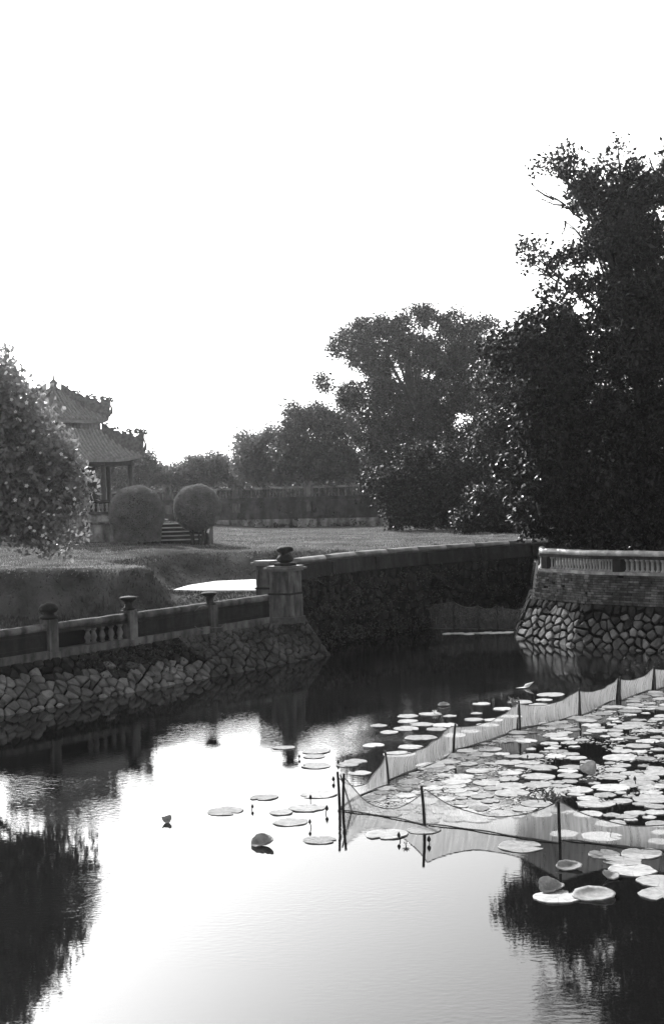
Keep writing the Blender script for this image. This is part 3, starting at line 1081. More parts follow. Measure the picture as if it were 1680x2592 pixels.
mb.build('finial', M['ridge'], pv, True)

# garden steps between the two clipped balls
st = thing('garden_steps', 'short flight of stone steps between the two round topiary bushes', 'steps', (-6.6, 61.5, 2.85))
for k in range(5):
    mb = MB(); mb.box((-6.75 + 0.02 * k, 61.6 + 0.34 * k, 2.92 + 0.17 * k), 2.2, 0.30, 0.24, 0.05); rs_ = mb.build('step', M['darkplaster'], st)
    mb = MB(); mb.box((-6.75 + 0.02 * k, 61.58 + 0.34 * k, 3.161 + 0.17 * k), 2.24, 0.34, 0.045, 0.05); mb.build('tread', M['slab'], rs_)  # pale tread over dark riser puts sunlit tops into the colour
for sx in (-1, 1):
    mb = MB()
    x0 = -6.72 + sx * 1.26
    mb.add([(x0 - .12, 61.3, 2.9), (x0 + .12, 61.3, 2.9), (x0 + .12, 63.4, 2.9), (x0 - .12, 63.4, 2.9), (x0 - .12, 61.3, 3.4), (x0 + .12, 61.3, 3.4), (x0 + .12, 63.4, 4.2), (x0 - .12, 63.4, 4.2)],
           [[0, 3, 2, 1], [4, 5, 6, 7], [0, 1, 5, 4], [1, 2, 6, 5], [2, 3, 7, 6], [3, 0, 4, 7]])
    mb.build('cheek_wall', M['plaster'], st)
# terrace the steps climb to
tr = thing('terrace_wall', 'low limewashed terrace wall under the pavilion beside the steps', 'wall', (-14, 63.6, 2.85))
mb = MB(); mb.box((-16.9, 65.6, 2.7), 18.0, 4.4, 1.2); mb.build('wall', M['lime'], tr)
mb = MB(); mb.box((-16.9, 65.6, 3.901), 18.16, 4.56, 0.1); mb.build('coping', M['plaster'], tr)

# ---------------------------------------------------------------- leaves and trees
def crown_points(clumps, nleaf, twig=0.22, per=14, shell=0.55):
    vol = np.array([c[3] ** 2 for c in clumps]); vol = vol / vol.sum()
    ntw = max(1, nleaf // per)
    idx = rng.choice(len(clumps), size=ntw, p=vol)
    cc = np.array([c[:3] for c in clumps])[idx]
    rr = np.array([c[3] for c in clumps])[idx][:, None]
    d = rng.normal(size=(ntw, 3)); d /= np.linalg.norm(d, axis=1)[:, None]
    rad = rng.uniform(shell, 1.0, size=(ntw, 1)) ** 0.8
    rad *= 1 + 0.10 * np.clip(rng.normal(size=(ntw, 1)), -1.5, 1.2)
    tw = cc + d * rad * rr
    pts = np.repeat(tw, per, axis=0) + np.clip(rng.normal(size=(ntw * per, 3)), -1.7, 1.7) * twig
    return pts

def make_tree(name, label, base, Y, circ, nleaf, leaf, m, depth=0.5, group=None, trunk_r=0.25, twig=0.22, lean=None, cat='tree', depthm=1.5, per=14, stems=1, shell=0.55):
    base = Vector(base)
    t = thing(name, label, cat, base, group)
    clumps = []
    for (px, py, r) in circ:
        c = P(px, py, Y)
        rm = r / F * Y
        clumps.append((c.x, c.y + random.uniform(-1, 1) * depthm, c.z, rm * .72))
        for k in range(9):
            a_ = random.uniform(0, 2 * PI); q = rm * random.uniform(.35, .8); rs = rm * random.uniform(.22, .42)
            clumps.append((c.x + q * math.cos(a_), c.y + random.uniform(-1, 1) * depthm, c.z + q * math.sin(a_), rs))
    pts = crown_points(clumps, nleaf, twig, per, shell)
    pts = pts[pts[:, 2] > base.z + 0.05]
    me = leaf_mesh('crown', pts - np.array(base), leaf, m)
    link('crown', me, t)
    zs = [c[2] for c in clumps]
    topc = Vector((sum(c[0] for c in clumps) / len(clumps), sum(c[1] for c in clumps) / len(clumps), 0))
    H = max(zs) - base.z
    tops = []
    mb = MB()
    clumps_ = clumps
    for s_ in range(stems):
        b0 = base + Vector((random.uniform(-.3, .3) * (stems - 1), random.uniform(-.3, .3) * (stems - 1), -0.2))
        path = []
        for k in range(9):
            q = k / 8
            p = b0.lerp(Vector((topc.x, topc.y, base.z + H * 0.8)), q)
            p.x = b0.x + (topc.x - b0.x) * q ** 1.5 + 0.12 * H / 6 * math.sin(k * 1.4 + s_)
            p.y = b0.y + (topc.y - b0.y) * q ** 1.5 + 0.1 * math.cos(k * 1.1 + s_)
            path.append(p)
        mb.tube(path, [trunk_r * (1.25 - q * 0.13) if q < 8 else trunk_r * .15 for q in range(9)], 9)
        tops.append(path)
    tr_ = mb.build('trunk', M['bark'], t, True)
    path = tops[0]
    for c in random.sample(clumps[::10], min(len(clumps[::10]), 34)):
        e = Vector(c[:3])
        k = max(0, min(7, int((e.z - base.z) / (H * 0.8) * 8 * 0.62)))
        s0 = random.choice(tops)[k]
        mid = s0.lerp(e, 0.5) + Vector((0, 0, 0.12 * (e - s0).length))
        mb = MB()
        mb.tube([s0, s0.lerp(mid, .5), mid, mid.lerp(e, .55) + Vector((random.uniform(-.1, .1), 0, random.uniform(-.1, .1))), e], [trunk_r * .38, trunk_r * .32, trunk_r * .22, trunk_r * .14, trunk_r * .05], 6)
        mb.build('limb', M['bark'], tr_, True)
    return t

T1c = [(1440, 425, 30), (1415, 410, 16), (1365, 425, 14), (1540, 398, 16), (1525, 408, 12), (1500, 470, 50), (1470, 500, 35), (1590, 480, 60), (1545, 520, 50), (1670, 470, 60), (1760, 450, 90),
       (1335, 620, 17), (1360, 645, 22), (1400, 680, 28), (1440, 650, 30), (1480, 640, 30), (1400, 740, 22), (1440, 770, 26), (1470, 720, 30), (1520, 600, 50),
       (1600, 600, 100), (1560, 740, 80), (1650, 800, 130), (1560, 890, 90), (1640, 1000, 130), (1560, 1040, 90), (1620, 1150, 120), (1740, 900, 150), (1740, 700, 150),
       (1540, 1180, 90), (1480, 1270, 60), (1600, 1290, 80), (1700, 1280, 110), (1740, 1100, 150), (1850, 800, 160), (1850, 1050, 180), (1800, 1280, 140)]
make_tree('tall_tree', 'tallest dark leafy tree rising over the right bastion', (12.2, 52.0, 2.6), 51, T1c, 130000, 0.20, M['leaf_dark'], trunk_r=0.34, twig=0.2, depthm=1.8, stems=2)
tt = next(o for o in C.objects if o.name == 'tall_tree')
mb = MB()
for (x0, y0, x1, y1) in ((1620, 560, 1660, 440), (1660, 440, 1685, 415), (1655, 470, 1600, 420), (1640, 500, 1690, 400), (1480, 560, 1420, 510), (1430, 520, 1380, 490), (1430, 520, 1370, 505), (1400, 505, 1350, 478),
                         (1480, 740, 1390, 690), (1400, 700, 1330, 655), (1420, 720, 1350, 680), (1470, 600, 1430, 560), (1430, 560, 1420, 600), (1660, 445, 1640, 400), (1560, 470, 1545, 420)):
    a_, b_ = P(x0, y0, 50.5), P(x1, y1, 50.3)
    m_ = a_.lerp(b_, .5) + Vector((random.uniform(-.08, .08), 0, random.uniform(-.08, .08)))
    mb.tube([a_, m_, b_], [.045, .028, .008], 5)
    for k in range(5):
        c_ = a_.lerp(b_, random.uniform(.4, 1)); e_ = c_ + (b_ - a_).normalized() * random.uniform(.3, .7) + Vector((random.uniform(-.3, .3), 0, random.uniform(-.3, .3)))
        mb.tube([c_, e_], [.014, .004], 4)
mb.build('bare_twigs', M['bark'], tt, kind='stuff')
T2c = [(1342, 818, 17), (1372, 806, 18), (1400, 822, 22), (1300, 858, 26), (1255, 850, 12), (1236, 872, 12), (1415, 850, 30), (1450, 836, 18), (1455, 880, 38), (1370, 870, 38), (1330, 905, 45), (1262, 892, 20), (1275, 928, 20), (1400, 940, 50), (1450, 960, 55), (1380, 1000, 60), (1430, 1080, 80), (1400, 1150, 70), (1430, 1230, 80),
       (1390, 1290, 50), (1350, 1240, 40), (1360, 1100, 40), (1318, 1090, 26), (1300, 1190, 30), (1322, 1010, 26), (1310, 1290, 24), (1420, 1340, 35), (1345, 1330, 22), (1490, 1330, 50), (1560, 1345, 35), (1640, 1350, 35)]
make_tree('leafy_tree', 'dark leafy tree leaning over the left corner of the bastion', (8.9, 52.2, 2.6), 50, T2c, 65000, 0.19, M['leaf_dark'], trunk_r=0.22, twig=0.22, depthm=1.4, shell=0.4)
T3c = [(1075, 805, 34), (1020, 830, 40), (960, 830, 36), (910, 840, 32), (865, 855, 26), (850, 880, 22), (1130, 830, 36), (1190, 840, 40), (1220, 830, 22), (820, 968, 20), (900, 900, 40), (960, 900, 60), (1040, 890, 60), (1120, 910, 60), (1200, 920, 60),
       (890, 1010, 40), (950, 1000, 60), (1040, 1000, 70), (1130, 1000, 70), (1210, 1010, 60), (930, 1090, 55), (1010, 1100, 80), (1110, 1110, 80), (1200, 1120, 80), (960, 1180, 60), (1060, 1190, 70), (1160, 1200, 80)]
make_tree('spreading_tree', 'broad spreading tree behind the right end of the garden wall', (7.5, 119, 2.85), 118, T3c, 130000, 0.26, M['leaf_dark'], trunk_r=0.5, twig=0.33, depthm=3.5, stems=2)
T3b = [(1250, 960, 60), (1290, 1050, 70), (1240, 1130, 70), (1300, 1200, 80), (1220, 1230, 70), (1270, 1290, 50), (1340, 1120, 80), (1400, 1200, 90), (1340, 1010, 70), (1320, 1290, 60), (1450, 1100, 100), (1500, 1250, 100), (1420, 1310, 60)]
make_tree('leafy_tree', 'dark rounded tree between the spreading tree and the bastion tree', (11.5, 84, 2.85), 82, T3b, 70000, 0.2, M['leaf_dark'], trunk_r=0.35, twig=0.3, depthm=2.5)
T3d = [(1000, 1220, 45), (1060, 1230, 55), (1120, 1240, 60), (1180, 1250, 60), (1010, 1280, 40), (970, 1250, 28), (1070, 1290, 50), (1130, 1300, 50), (1190, 1300, 50), (1240, 1310, 45), (940, 1215, 25), (1005, 1318, 20), (1050, 1160, 40), (1150, 1180, 60)]
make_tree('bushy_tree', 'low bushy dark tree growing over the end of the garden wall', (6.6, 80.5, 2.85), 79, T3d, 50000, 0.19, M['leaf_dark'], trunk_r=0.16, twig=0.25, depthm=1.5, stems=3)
T3e = [(1165, 1322, 16), (1195, 1312, 26), (1238, 1325, 24), (1280, 1322, 34), (1335, 1312, 46), (1235, 1280, 40), (1300, 1255, 50), (1360, 1260, 50), (1205, 1262, 28), (1390, 1320, 40)]
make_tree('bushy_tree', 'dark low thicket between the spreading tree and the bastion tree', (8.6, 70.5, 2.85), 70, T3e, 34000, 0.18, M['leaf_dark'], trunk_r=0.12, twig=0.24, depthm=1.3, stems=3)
T4c = [(742, 1042, 22), (800, 1045, 24), (770, 1075, 34), (830, 1070, 34), (870, 1080, 30), (735, 1100, 30), (790, 1130, 50), (850, 1140, 50), (735, 1160, 45), (800, 1190, 50), (870, 1200, 50), (700, 1140, 18)]
make_tree('leafy_tree', 'small grey tree left of the spreading tree, above the garden wall', (-1.2, 109, 2.85), 108, T4c, 32000, 0.24, M['leaf_mid'], trunk_r=0.25, twig=0.35, depthm=2)
T5c = [(622, 1118, 18), (640, 1130, 22), (608, 1145, 14), (690, 1105, 24), (665, 1130, 26), (710, 1120, 22), (650, 1165, 34), (700, 1160, 40), (615, 1180, 26), (660, 1200, 36), (720, 1200, 36)]
make_tree('leafy_tree', 'pale hazy tree with a forked top above the middle of the garden wall', (-5.2, 114, 2.85), 113, T5c, 22000, 0.24, M['leaf_hazed'], trunk_r=0.2, twig=0.35, depthm=2)
T6c = [(535, 1168, 18), (505, 1180, 18), (560, 1175, 16), (480, 1172, 9), (455, 1195, 16), (425, 1203, 14), (590, 1195, 22), (540, 1205, 24), (490, 1208, 22), (440, 1215, 18), (400, 1212, 15)]
make_tree('shrubby_tree', 'low line of hazy shrubby growth over the wall right of the pavilion', (-11, 121, 2.85), 120, T6c, 16000, 0.26, M['leaf_hazed'], trunk_r=0.15, twig=0.35, depthm=1.5, stems=3)
T6d = [(352, 1152, 10), (372, 1165, 14), (385, 1180, 14), (345, 1180, 20), (310, 1190, 25), (270, 1190, 28), (220, 1190, 28), (390, 1205, 16)]
make_tree('shrubby_tree', 'hazy little tree just behind the right eave of the pavilion', (-16, 121, 2.85), 120, T6d, 12000, 0.26, M['leaf_hazed'], trunk_r=0.15, twig=0.35, depthm=1.5)

# a wood far behind everything, reads as one mass
pts = np.column_stack([rng.uniform(-75, 60, 110000), rng.uniform(150, 160, 110000), rng.uniform(2.8, 8.3, 110000)])
pts[:, 2] += 1.5 * np.sin(pts[:, 0] * 0.35) * np.cos(pts[:, 0] * 0.13) * ((pts[:, 2] - 2.8) / 5.7)
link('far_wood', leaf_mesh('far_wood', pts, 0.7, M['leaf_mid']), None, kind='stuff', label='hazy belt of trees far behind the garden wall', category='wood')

# flowering tree at left
TLc = [(-5, 905, 12), (0, 935, 20), (5, 970, 32), (42, 990, 20), (82, 1010, 18), (45, 1048, 36), (112, 1070, 22), (145, 1118, 24), (80, 1110, 45), (0, 1060, 70), (165, 1165, 22), (182, 1200, 20), (120, 1180, 42), (50, 1180, 80), (-60, 1100, 110), (-60, 960, 60),
       (145, 1240, 36), (90, 1260, 60), (20, 1270, 60), (-50, 1260, 90), (185, 1240, 24), (195, 1290, 16), (150, 1310, 28), (100, 1320, 30), (40, 1330, 30), (120, 1355, 14), (130, 1378, 11), (148, 1388, 9), (105, 1345, 16), (70, 1348, 20), (150, 1370, 10), (190, 1345, 10), (-150, 1000, 120), (-150, 1180, 140), (-20, 1330, 35)]
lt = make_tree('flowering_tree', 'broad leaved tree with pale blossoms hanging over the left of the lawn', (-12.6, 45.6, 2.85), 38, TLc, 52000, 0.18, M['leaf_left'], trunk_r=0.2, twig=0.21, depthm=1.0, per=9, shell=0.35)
fl = MB()
for k in range(5):
    t_ = 2 * PI * k / 5
    c0 = Vector((math.cos(t_), math.sin(t_), 0)); s0 = Vector((-c0.y, c0.x, 0))
    fl.add([Vector((0, 0, 0)), c0 * .045 - s0 * .028 + Vector((0, 0, .02)), c0 * .08 + Vector((0, 0, .015)), c0 * .045 + s0 * .028 + Vector((0, 0, .02))], [[0, 1, 2, 3]])
flme = mesh('blossom', fl.v, fl.f, M['petal'])
for k in range(90):
    px, py, r = random.choice(TLc)
    a_ = random.uniform(0, 2 * PI); q = random.random() ** .5
    p = P(px + math.cos(a_) * r * q, py + math.sin(a_) * r * q, 37.2 - random.uniform(0.1, 0.9))
    o = put('blossom', flme, lt, p)
    o.rotation_euler = (random.uniform(0.4, 1.9), random.uniform(-.5, .5), random.uniform(-1, 1))
    s = random.uniform(0.4, 0.85); o.scale = (s, s, s)

# clipped balls
def ball(c, r, h0, label, stem=False):
    c = Vector(c)
    t = thing('topiary_bush', label, 'topiary', Vector((c.x, c.y, h0)), 'clipped round bushes by the garden steps')
    n = 42000
    d = rng.normal(size=(n, 3)); d /= np.linalg.norm(d, axis=1)[:, None]
    rad = r * (1 - np.abs(rng.normal(size=(n, 1))) * 0.05)
    rad *= 1 + 0.02 * np.sin(d[:, :1] * 9) * np.cos(d[:, 2:] * 7)
    p = d * rad
    low = p[:, 2] < 0
    if not stem:
        f_ = np.where(low, np.clip((-p[:, 2] / r), 0, 1), 0)
        hz = np.hypot(p[:, 0], p[:, 1]) + 1e-6
        tgt = np.maximum(hz, 0.86 * r * np.sqrt(np.clip(1 - (f_ * 0.35) ** 2, 0, 1)) * (f_ > 0.5))
        p[:, 0] *= tgt / hz; p[:, 1] *= tgt / hz
    p = p + np.array(c) - np.array([c.x, c.y, h0])
    p = p[p[:, 2] > 0.0]
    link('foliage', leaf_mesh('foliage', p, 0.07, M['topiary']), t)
    mb = MB(); mb.lathe((c.x, c.y, c.z - r * 0.93), [(0.2 * r, 0.06 * r), (0.6 * r, 0.28 * r), (0.8 * r, 0.6 * r), (0.84 * r, 0.93 * r), (0.76 * r, 1.3 * r), (0.5 * r, 1.58 * r), (0.15 * r, 1.72 * r)], 16)
    mb.build('twig_core', M['leaf_dark'], t, True)
    mb = MB()
    for k in range(5 if stem else 2):
        a_ = k * 1.3
        mb.tube([(c.x + .25 * math.cos(a_), c.y + .2 * math.sin(a_), h0 - .1), (c.x + .45 * math.cos(a_ + .4), c.y + .45 * math.sin(a_), c.z - .5 * r)], [.06, .04], 6)
    mb.build('stem', M['bark'], t)
ball(P(347, 1300, 60), 1.19, 3.0, 'larger clipped ball bush left of the garden steps')
ball(P(500, 1286, 61.2), 1.03, 2.95, 'smaller clipped ball bush right of the garden steps', True)

# ---------------------------------------------------------------- grass
def blades(name, n, xr, yr, h, m, cond, wdt=0.012, hf=None):
    x = rng.uniform(*xr, n); y = rng.uniform(*yr, n)
    ok = [i for i in range(n) if cond(x[i], y[i])]
    x, y = x[ok], y[ok]
    z = np.array([land(a, b) for a, b in zip(x, y)])
    n = len(x)
    p = np.column_stack([x, y, z - 0.01])
    a = rng.uniform(0, PI, n)
    hh = h * rng.uniform(0.4, 1.4, n) * (hf(x, y) if hf else 1)
    s = np.column_stack([np.cos(a), np.sin(a), np.zeros(n)]) * (wdt * rng.uniform(0.6, 1.5, n))[:, None]
    tip = p + np.column_stack([rng.normal(size=n) * hh * 0.35, rng.normal(size=n) * hh * 0.35, hh])
    v_ = np.stack([p - s, p + s, tip], axis=1).reshape(-1, 3)
    return link(name, quads_np(name, v_, 3, m), None, kind='stuff')
def cond_lawn(x, y):
    return shore(x, y)[0] > 0.45 and land(x, y) > 2.55 and not inside((x, y), [(p.x, p.y) for p in TB]) and abs(x) < 0.26 * y
o = blades('lawn_grass', 110000, (-22, 16), (41, 88), 0.06, M['grass'], cond_lawn, 0.014)
o['label'] = 'short grass of the lawn behind the moat'; o['category'] = 'grass'
def cond_bank(x, y):
    sd_, t_ = shore(x, y)
    if sd_ < 0.55: return False
    z = land(x, y)
    if t_ > 1.5 and sd_ < 1.5 + 0.5 * vnoise(x * 2, y * 2) and y < 62 and not inside((x, y), POOL): return True
    if inside((x, y), POOL):
        return pdist((x, y), POOL) < 0.22 + 0.2 * vnoise(x * 3, y * 3)
    return 0.8 < z < 2.8 and abs(x) < 0.27 * y
o = blades('bank_growth', 130000, (-14, 8), (31, 60), 0.16, M['bankgrass'], cond_bank, 0.02, lambda x, y: (1.0 + 0.5 * np.sin(x * 2.1) * np.cos(y * 1.7)) * np.where(y > 44, 0.45, 1.0))
o['label'] = 'rough dark growth on the bank behind the parapet'; o['category'] = 'undergrowth'

# ---------------------------------------------------------------- lily pads
def pad_mesh(seed, r=0.5):
    rr = random.Random(seed)
    n = 30
    vs, fs = [], []
    ph = [rr.uniform(0, 6) for _ in range(3)]
    notch = rr.uniform(0, 2 * PI); nd = rr.uniform(0.35, 0.75)
    def rad(t):
        k = 1 + 0.045 * math.sin(2 * t + ph[0]) + 0.028 * math.sin(5 * t + ph[1]) + 0.018 * math.sin(13 * t + ph[2])
        d = abs((t - notch + PI) % (2 * PI) - PI)
        if d < 0.2: k *= nd + (1 - nd) * d / 0.2
        d2 = abs((t - notch * 1.7 - 2 + PI) % (2 * PI) - PI)
        if d2 < 0.35 and seed % 3 == 0: k *= 0.88 + 0.12 * d2 / 0.35
        return r * k
    rings = ((0.0, 0.004), (0.35, 0.006), (0.7, 0.005), (0.93, 0.005), (0.99, 0.008), (1.0, 0.004), (0.985, -0.012), (0.6, -0.014))
    for k, z in rings:
        for i in range(n):
            t = 2 * PI * i / n
            vs.append((math.cos(t) * rad(t) * k, math.sin(t) * rad(t) * k, z + (0.003 * math.sin(4 * t + ph[1]) if k > 0.5 else 0) + 0.003 * k * math.cos(t - ph[0])))
    for j in range(len(rings) - 1):
        for i in range(n):
            fs.append([j * n + i, (j + 1) * n + i, (j + 1) * n + (i + 1) % n, j * n + (i + 1) % n][::1])
    return vs, fs
PM = []
for s in range(12):
    vs, fs = pad_mesh(s)
    PM.append(mesh('lily_pad', vs, fs, M['pad'] if s < 9 else M['padworn'], True))
GRP = 'round lily pads floating on the moat'
placed = []
def pad(px, py, wpx, label=None, group=GRP, worn=False, z=0.004):
    q = W(px, py)
    d = wpx / F * q.y
    o = link('lily_pad', random.choice(PM[9:]) if worn else random.choice(PM[:9]), None, category='lily pad', group=group,
             label=label or 'pale round lily pad in the crowded netted field')
    o.location = (q.x, q.y, z + random.uniform(-0.003, 0.003))
    o.rotation_euler = (random.uniform(-.006, .006), random.uniform(-.006, .006), random.uniform(0, 6.28))
    o.scale = (d, d, 1)
    placed.append((q.x, q.y, d / 2))
    return o
left = 'lone lily pads on the bright water'
for px, py, wd, lb in [
    (570, 2054, 93, 'leftmost pale lily pad alone on the bright water'),
    (668, 2019, 69, 'small pad just above and right of the leftmost pad'),
    (712, 2057, 62, 'small faint pad touching the left end of a wider pad'),
    (777, 2046, 90, 'wide pad with a faint small pad at its left end'),
    (736, 2082, 85, 'pad nearest above the folded floating leaf'),
    (808, 2127, 84, 'worn pad just left of the foot of the corner pole'),
    (806, 2012, 90, 'pad with a bud stalk standing at its left end'),
    (799, 1939, 76, 'lone pad a little above left of the corner pole top'),
    (801, 1902, 74, 'upper of two touching pads beside the pillar reflection'),
    (795, 1915, 58, 'lower of two touching pads beside the pillar reflection'),
    (719, 1893, 55, 'tilted dull pad lying on the reflection of the gate pillar'),
    (879, 1936, 60, 'pad directly above the top of the corner pole')]:
    pad(px, py, wd, lb, left, worn=(px in (808, 719)))
out_ = 'lily pads outside the back net'
ORD = 'first second third fourth fifth sixth seventh eighth ninth tenth eleventh twelfth thirteenth fourteenth fifteenth sixteenth seventeenth eighteenth nineteenth twentieth'.split()
OUT = sorted([(958, 1837, 44), (1031, 1813, 55), (1089, 1808, 57), (1138, 1813, 34), (1031, 1826, 55), (1067, 1834, 63), (1126, 1836, 63), (1028, 1845, 66), (1104, 1846, 52),
                   (985, 1854, 48), (1064, 1868, 80), (1038, 1891, 63), (1010, 1909, 80), (945, 1887, 57), (900, 1928, 60), (910, 1957, 60), (1198, 1822, 51), (1225, 1835, 40),
                   (1218, 1782, 47), (1315, 1777, 64), (1376, 1772, 40), (1393, 1759, 68), (1365, 1785, 56), (1271, 1795, 50), (1293, 1814, 56), (1248, 1823, 50), (1205, 1806, 30), (1234, 1836, 56), (1150, 1862, 60), (1190, 1852, 50)])
for k, (px, py, wd) in enumerate(OUT):
    e_ = ORD[k] + ' from the left' if k < len(OUT) / 2 else (ORD[len(OUT) - 1 - k] + ' from the right')
    pad(px, py, wd, 'pale lily pad outside the back net, ' + e_, out_)
for px, py, wd, lb in [
    (978, 2113, 105, 'wide pad overlapping a second pad at the second near pole'),
    (1072, 2102, 82, 'pad pierced by the second near pole'),
    (1545, 2085, 81, 'tilted pad seen through the near net right of the third pole'),
    (1642, 2069, 36, 'small pad peeping over the sagging top of the near net'),
    (1426, 2111, 71, 'pad behind the foot of the third near pole'),
    (1522, 2118, 103, 'wide pad with a small bud, touching the near net from inside'),
    (1665, 2087, 70, 'upper pad at the right frame edge inside the near net'),
    (1672, 2107, 50, 'narrow pad below the upper right edge pad'),
    (1675, 2131, 70, 'pad at the right frame edge just inside the net foot'),
    (1317, 2143, 118, 'wide pad in front of the net left of the third near pole'),
    (1527, 2163, 84, 'ragged pad left of the widest pad in front of the net'),
    (1623, 2161, 109, 'widest pad just outside the near net at far right'),
    (1576, 2181, 96, 'pad tucked below the ragged pad in front of the net'),
    (1598, 2204, 120, 'large pad with a curled dry leaf at its left end'),
    (1670, 2231, 116, 'upper of the two lowest pads cut by the right edge'),
    (1680, 2264, 124, 'lowest pad at the right edge of the picture'),
    (1412, 2271, 122, 'big flat pad under the curled leaf, lowest in the moat')]:
    pad(px, py, wd, lb, 'near lily pads around the front net', worn=(px == 1527))
FIELD = [(1463, 2000, 73), (1508, 2035, 96), (1488, 2022, 59), (1530, 2013, 56), (1545, 1994, 93), (1648, 2022, 100), (1657, 2042, 56), (1648, 2006, 56), (1548, 1966, 75), (1610, 1984, 93),
         (1629, 1969, 81), (1441, 1964, 62), (1436, 1952, 50), (1441, 1978, 44), (1362, 1966, 84), (1384, 2014, 93), (1362, 2036, 90), (1295, 2008, 90), (1293, 1990, 78), (1231, 1982, 71),
         (1286, 1973, 56), (1219, 2016, 60), (1373, 1944, 75), (1290, 1957, 59), (1345, 1915, 65), (1405, 1915, 56), (1452, 1891, 28), (1390, 1883, 44), (1332, 1876, 56), (1422, 1870, 59),
         (1570, 1918, 90), (1558, 1949, 56), (1665, 1990, 60), (1240, 2028, 50), (1180, 2010, 60), (1150, 1990, 60)]
def zone(px, py, wpx, worn):
    d = wpx / F * W(px, py).y
    size = 'tiny' if d < .25 else 'small' if d < .33 else 'medium' if d < .41 else 'large' if d < .48 else 'largest'
    fy = 'far' if py < 1830 else 'upper' if py < 1880 else 'middle' if py < 1940 else 'lower' if py < 2000 else 'lowest'
    fx = 'corner pole end' if px < 1130 else 'left' if px < 1300 else 'centre' if px < 1460 else 'right' if px < 1590 else 'right edge'
    return '%s %slily pad in the %s rows of netted field, %s' % (size, 'withered ' if worn else 'pale ', fy, fx)
for px, py, wd in FIELD: pad(px, py, wd, zone(px, py, wd, False))
# net plan (photo pixels of the pole feet)
BACK = [(860, 2053, 1957), (983, 1985, 1905), (1147, 1905, 1835), (1315, 1845, 1777), (1467, 1810, 1745), (1567, 1772, 1715), (1657, 1748, 1690), (1760, 1722, 1668)]
NEAR = [(1074, 2092, 1994), (1415, 2131, 2022), (1790, 2160, 2060)]
poly = [(860, 2050)] + [(a, b + 4) for a, b, _ in BACK[1:]] + [(1860, 1712), (1860, 2150), (1415, 2120), (1074, 2082)]
dark = [(1480, 1895, 50, 14), (1290, 1893, 50, 14), (1440, 1928, 40, 8), (1265, 2030, 35, 10), (1430, 2040, 40, 14), (1560, 2050, 60, 12), (1600, 1900, 20, 6), (1470, 1982, 30, 8), (1660, 1935, 20, 8), (1600, 2045, 60, 10)]
tries = 0; nf = 0
while nf < 268 and tries < 30000:
    tries += 1
    py = 1752 + (2080 - 1752) * random.random() ** 1.5
    px = random.uniform(900, 1850)
    if not inside((px, py), poly): continue
    if px < 1010 and random.random() < 0.6: continue
    if any(((px - a) / c) ** 2 + ((py - b) / d) ** 2 < 1 for a, b, c, d in dark): continue
    q = W(px, py)
    d = random.choice((0.2, 0.28, 0.34, 0.4, 0.46, 0.52))
    if any(math.hypot(q.x - a, q.y - b) < (d / 2 + r) * 0.80 for a, b, r in placed): continue
    wn_ = random.random() < 0.2
    pad(px, py, d * F / q.y, zone(px, py, d * F / q.y, wn_), worn=wn_)
    nf += 1
vs, fs = pad_mesh(91)
RAFT = mesh('lily_pad', vs, fs, M['litter_and_sheen'], True)  # sheen of the water painted as a pale colour on these pads
# small floating pads at the far net
for k in range(16):
    px = 1125 + k * 12 + random.uniform(-5, 5)
    o = pad(px, 1601 + random.uniform(-2, 2) + (3 if k < 6 else 0), random.uniform(18, 34), 'tiny pale pad in the raft before the far net, ' + ORD[k] + ' from the left', 'raft of tiny pads before the far net')
    o.data = RAFT
# duckweed and scraps between the pads
n = 4200
sv = []
while len(sv) < n * 4:
    py = 1760 + 300 * random.random(); px = random.uniform(880, 1740)
    if not inside((px, py), poly): continue
    if any(((px - a) / c) ** 2 + ((py - b) / d) ** 2 < 1 for a, b, c, d in dark): continue
    if vnoise(px * 0.02, py * 0.05, 3) < 0.15 and px > 1150: continue
    q = W(px, py, 0.008)
    s_ = random.uniform(0.012, 0.04); a_ = random.uniform(0, 3.14)
    for k in range(4):
        t_ = a_ + k * PI / 2
        sv.append((q.x + math.cos(t_) * s_, q.y + math.sin(t_) * s_ * random.uniform(.6, 1), 0.008))
link('duckweed', quads_np('duckweed', np.array(sv), 4, M['pad']), None, kind='stuff', label='scraps of duckweed between the lily pads', category='duckweed')

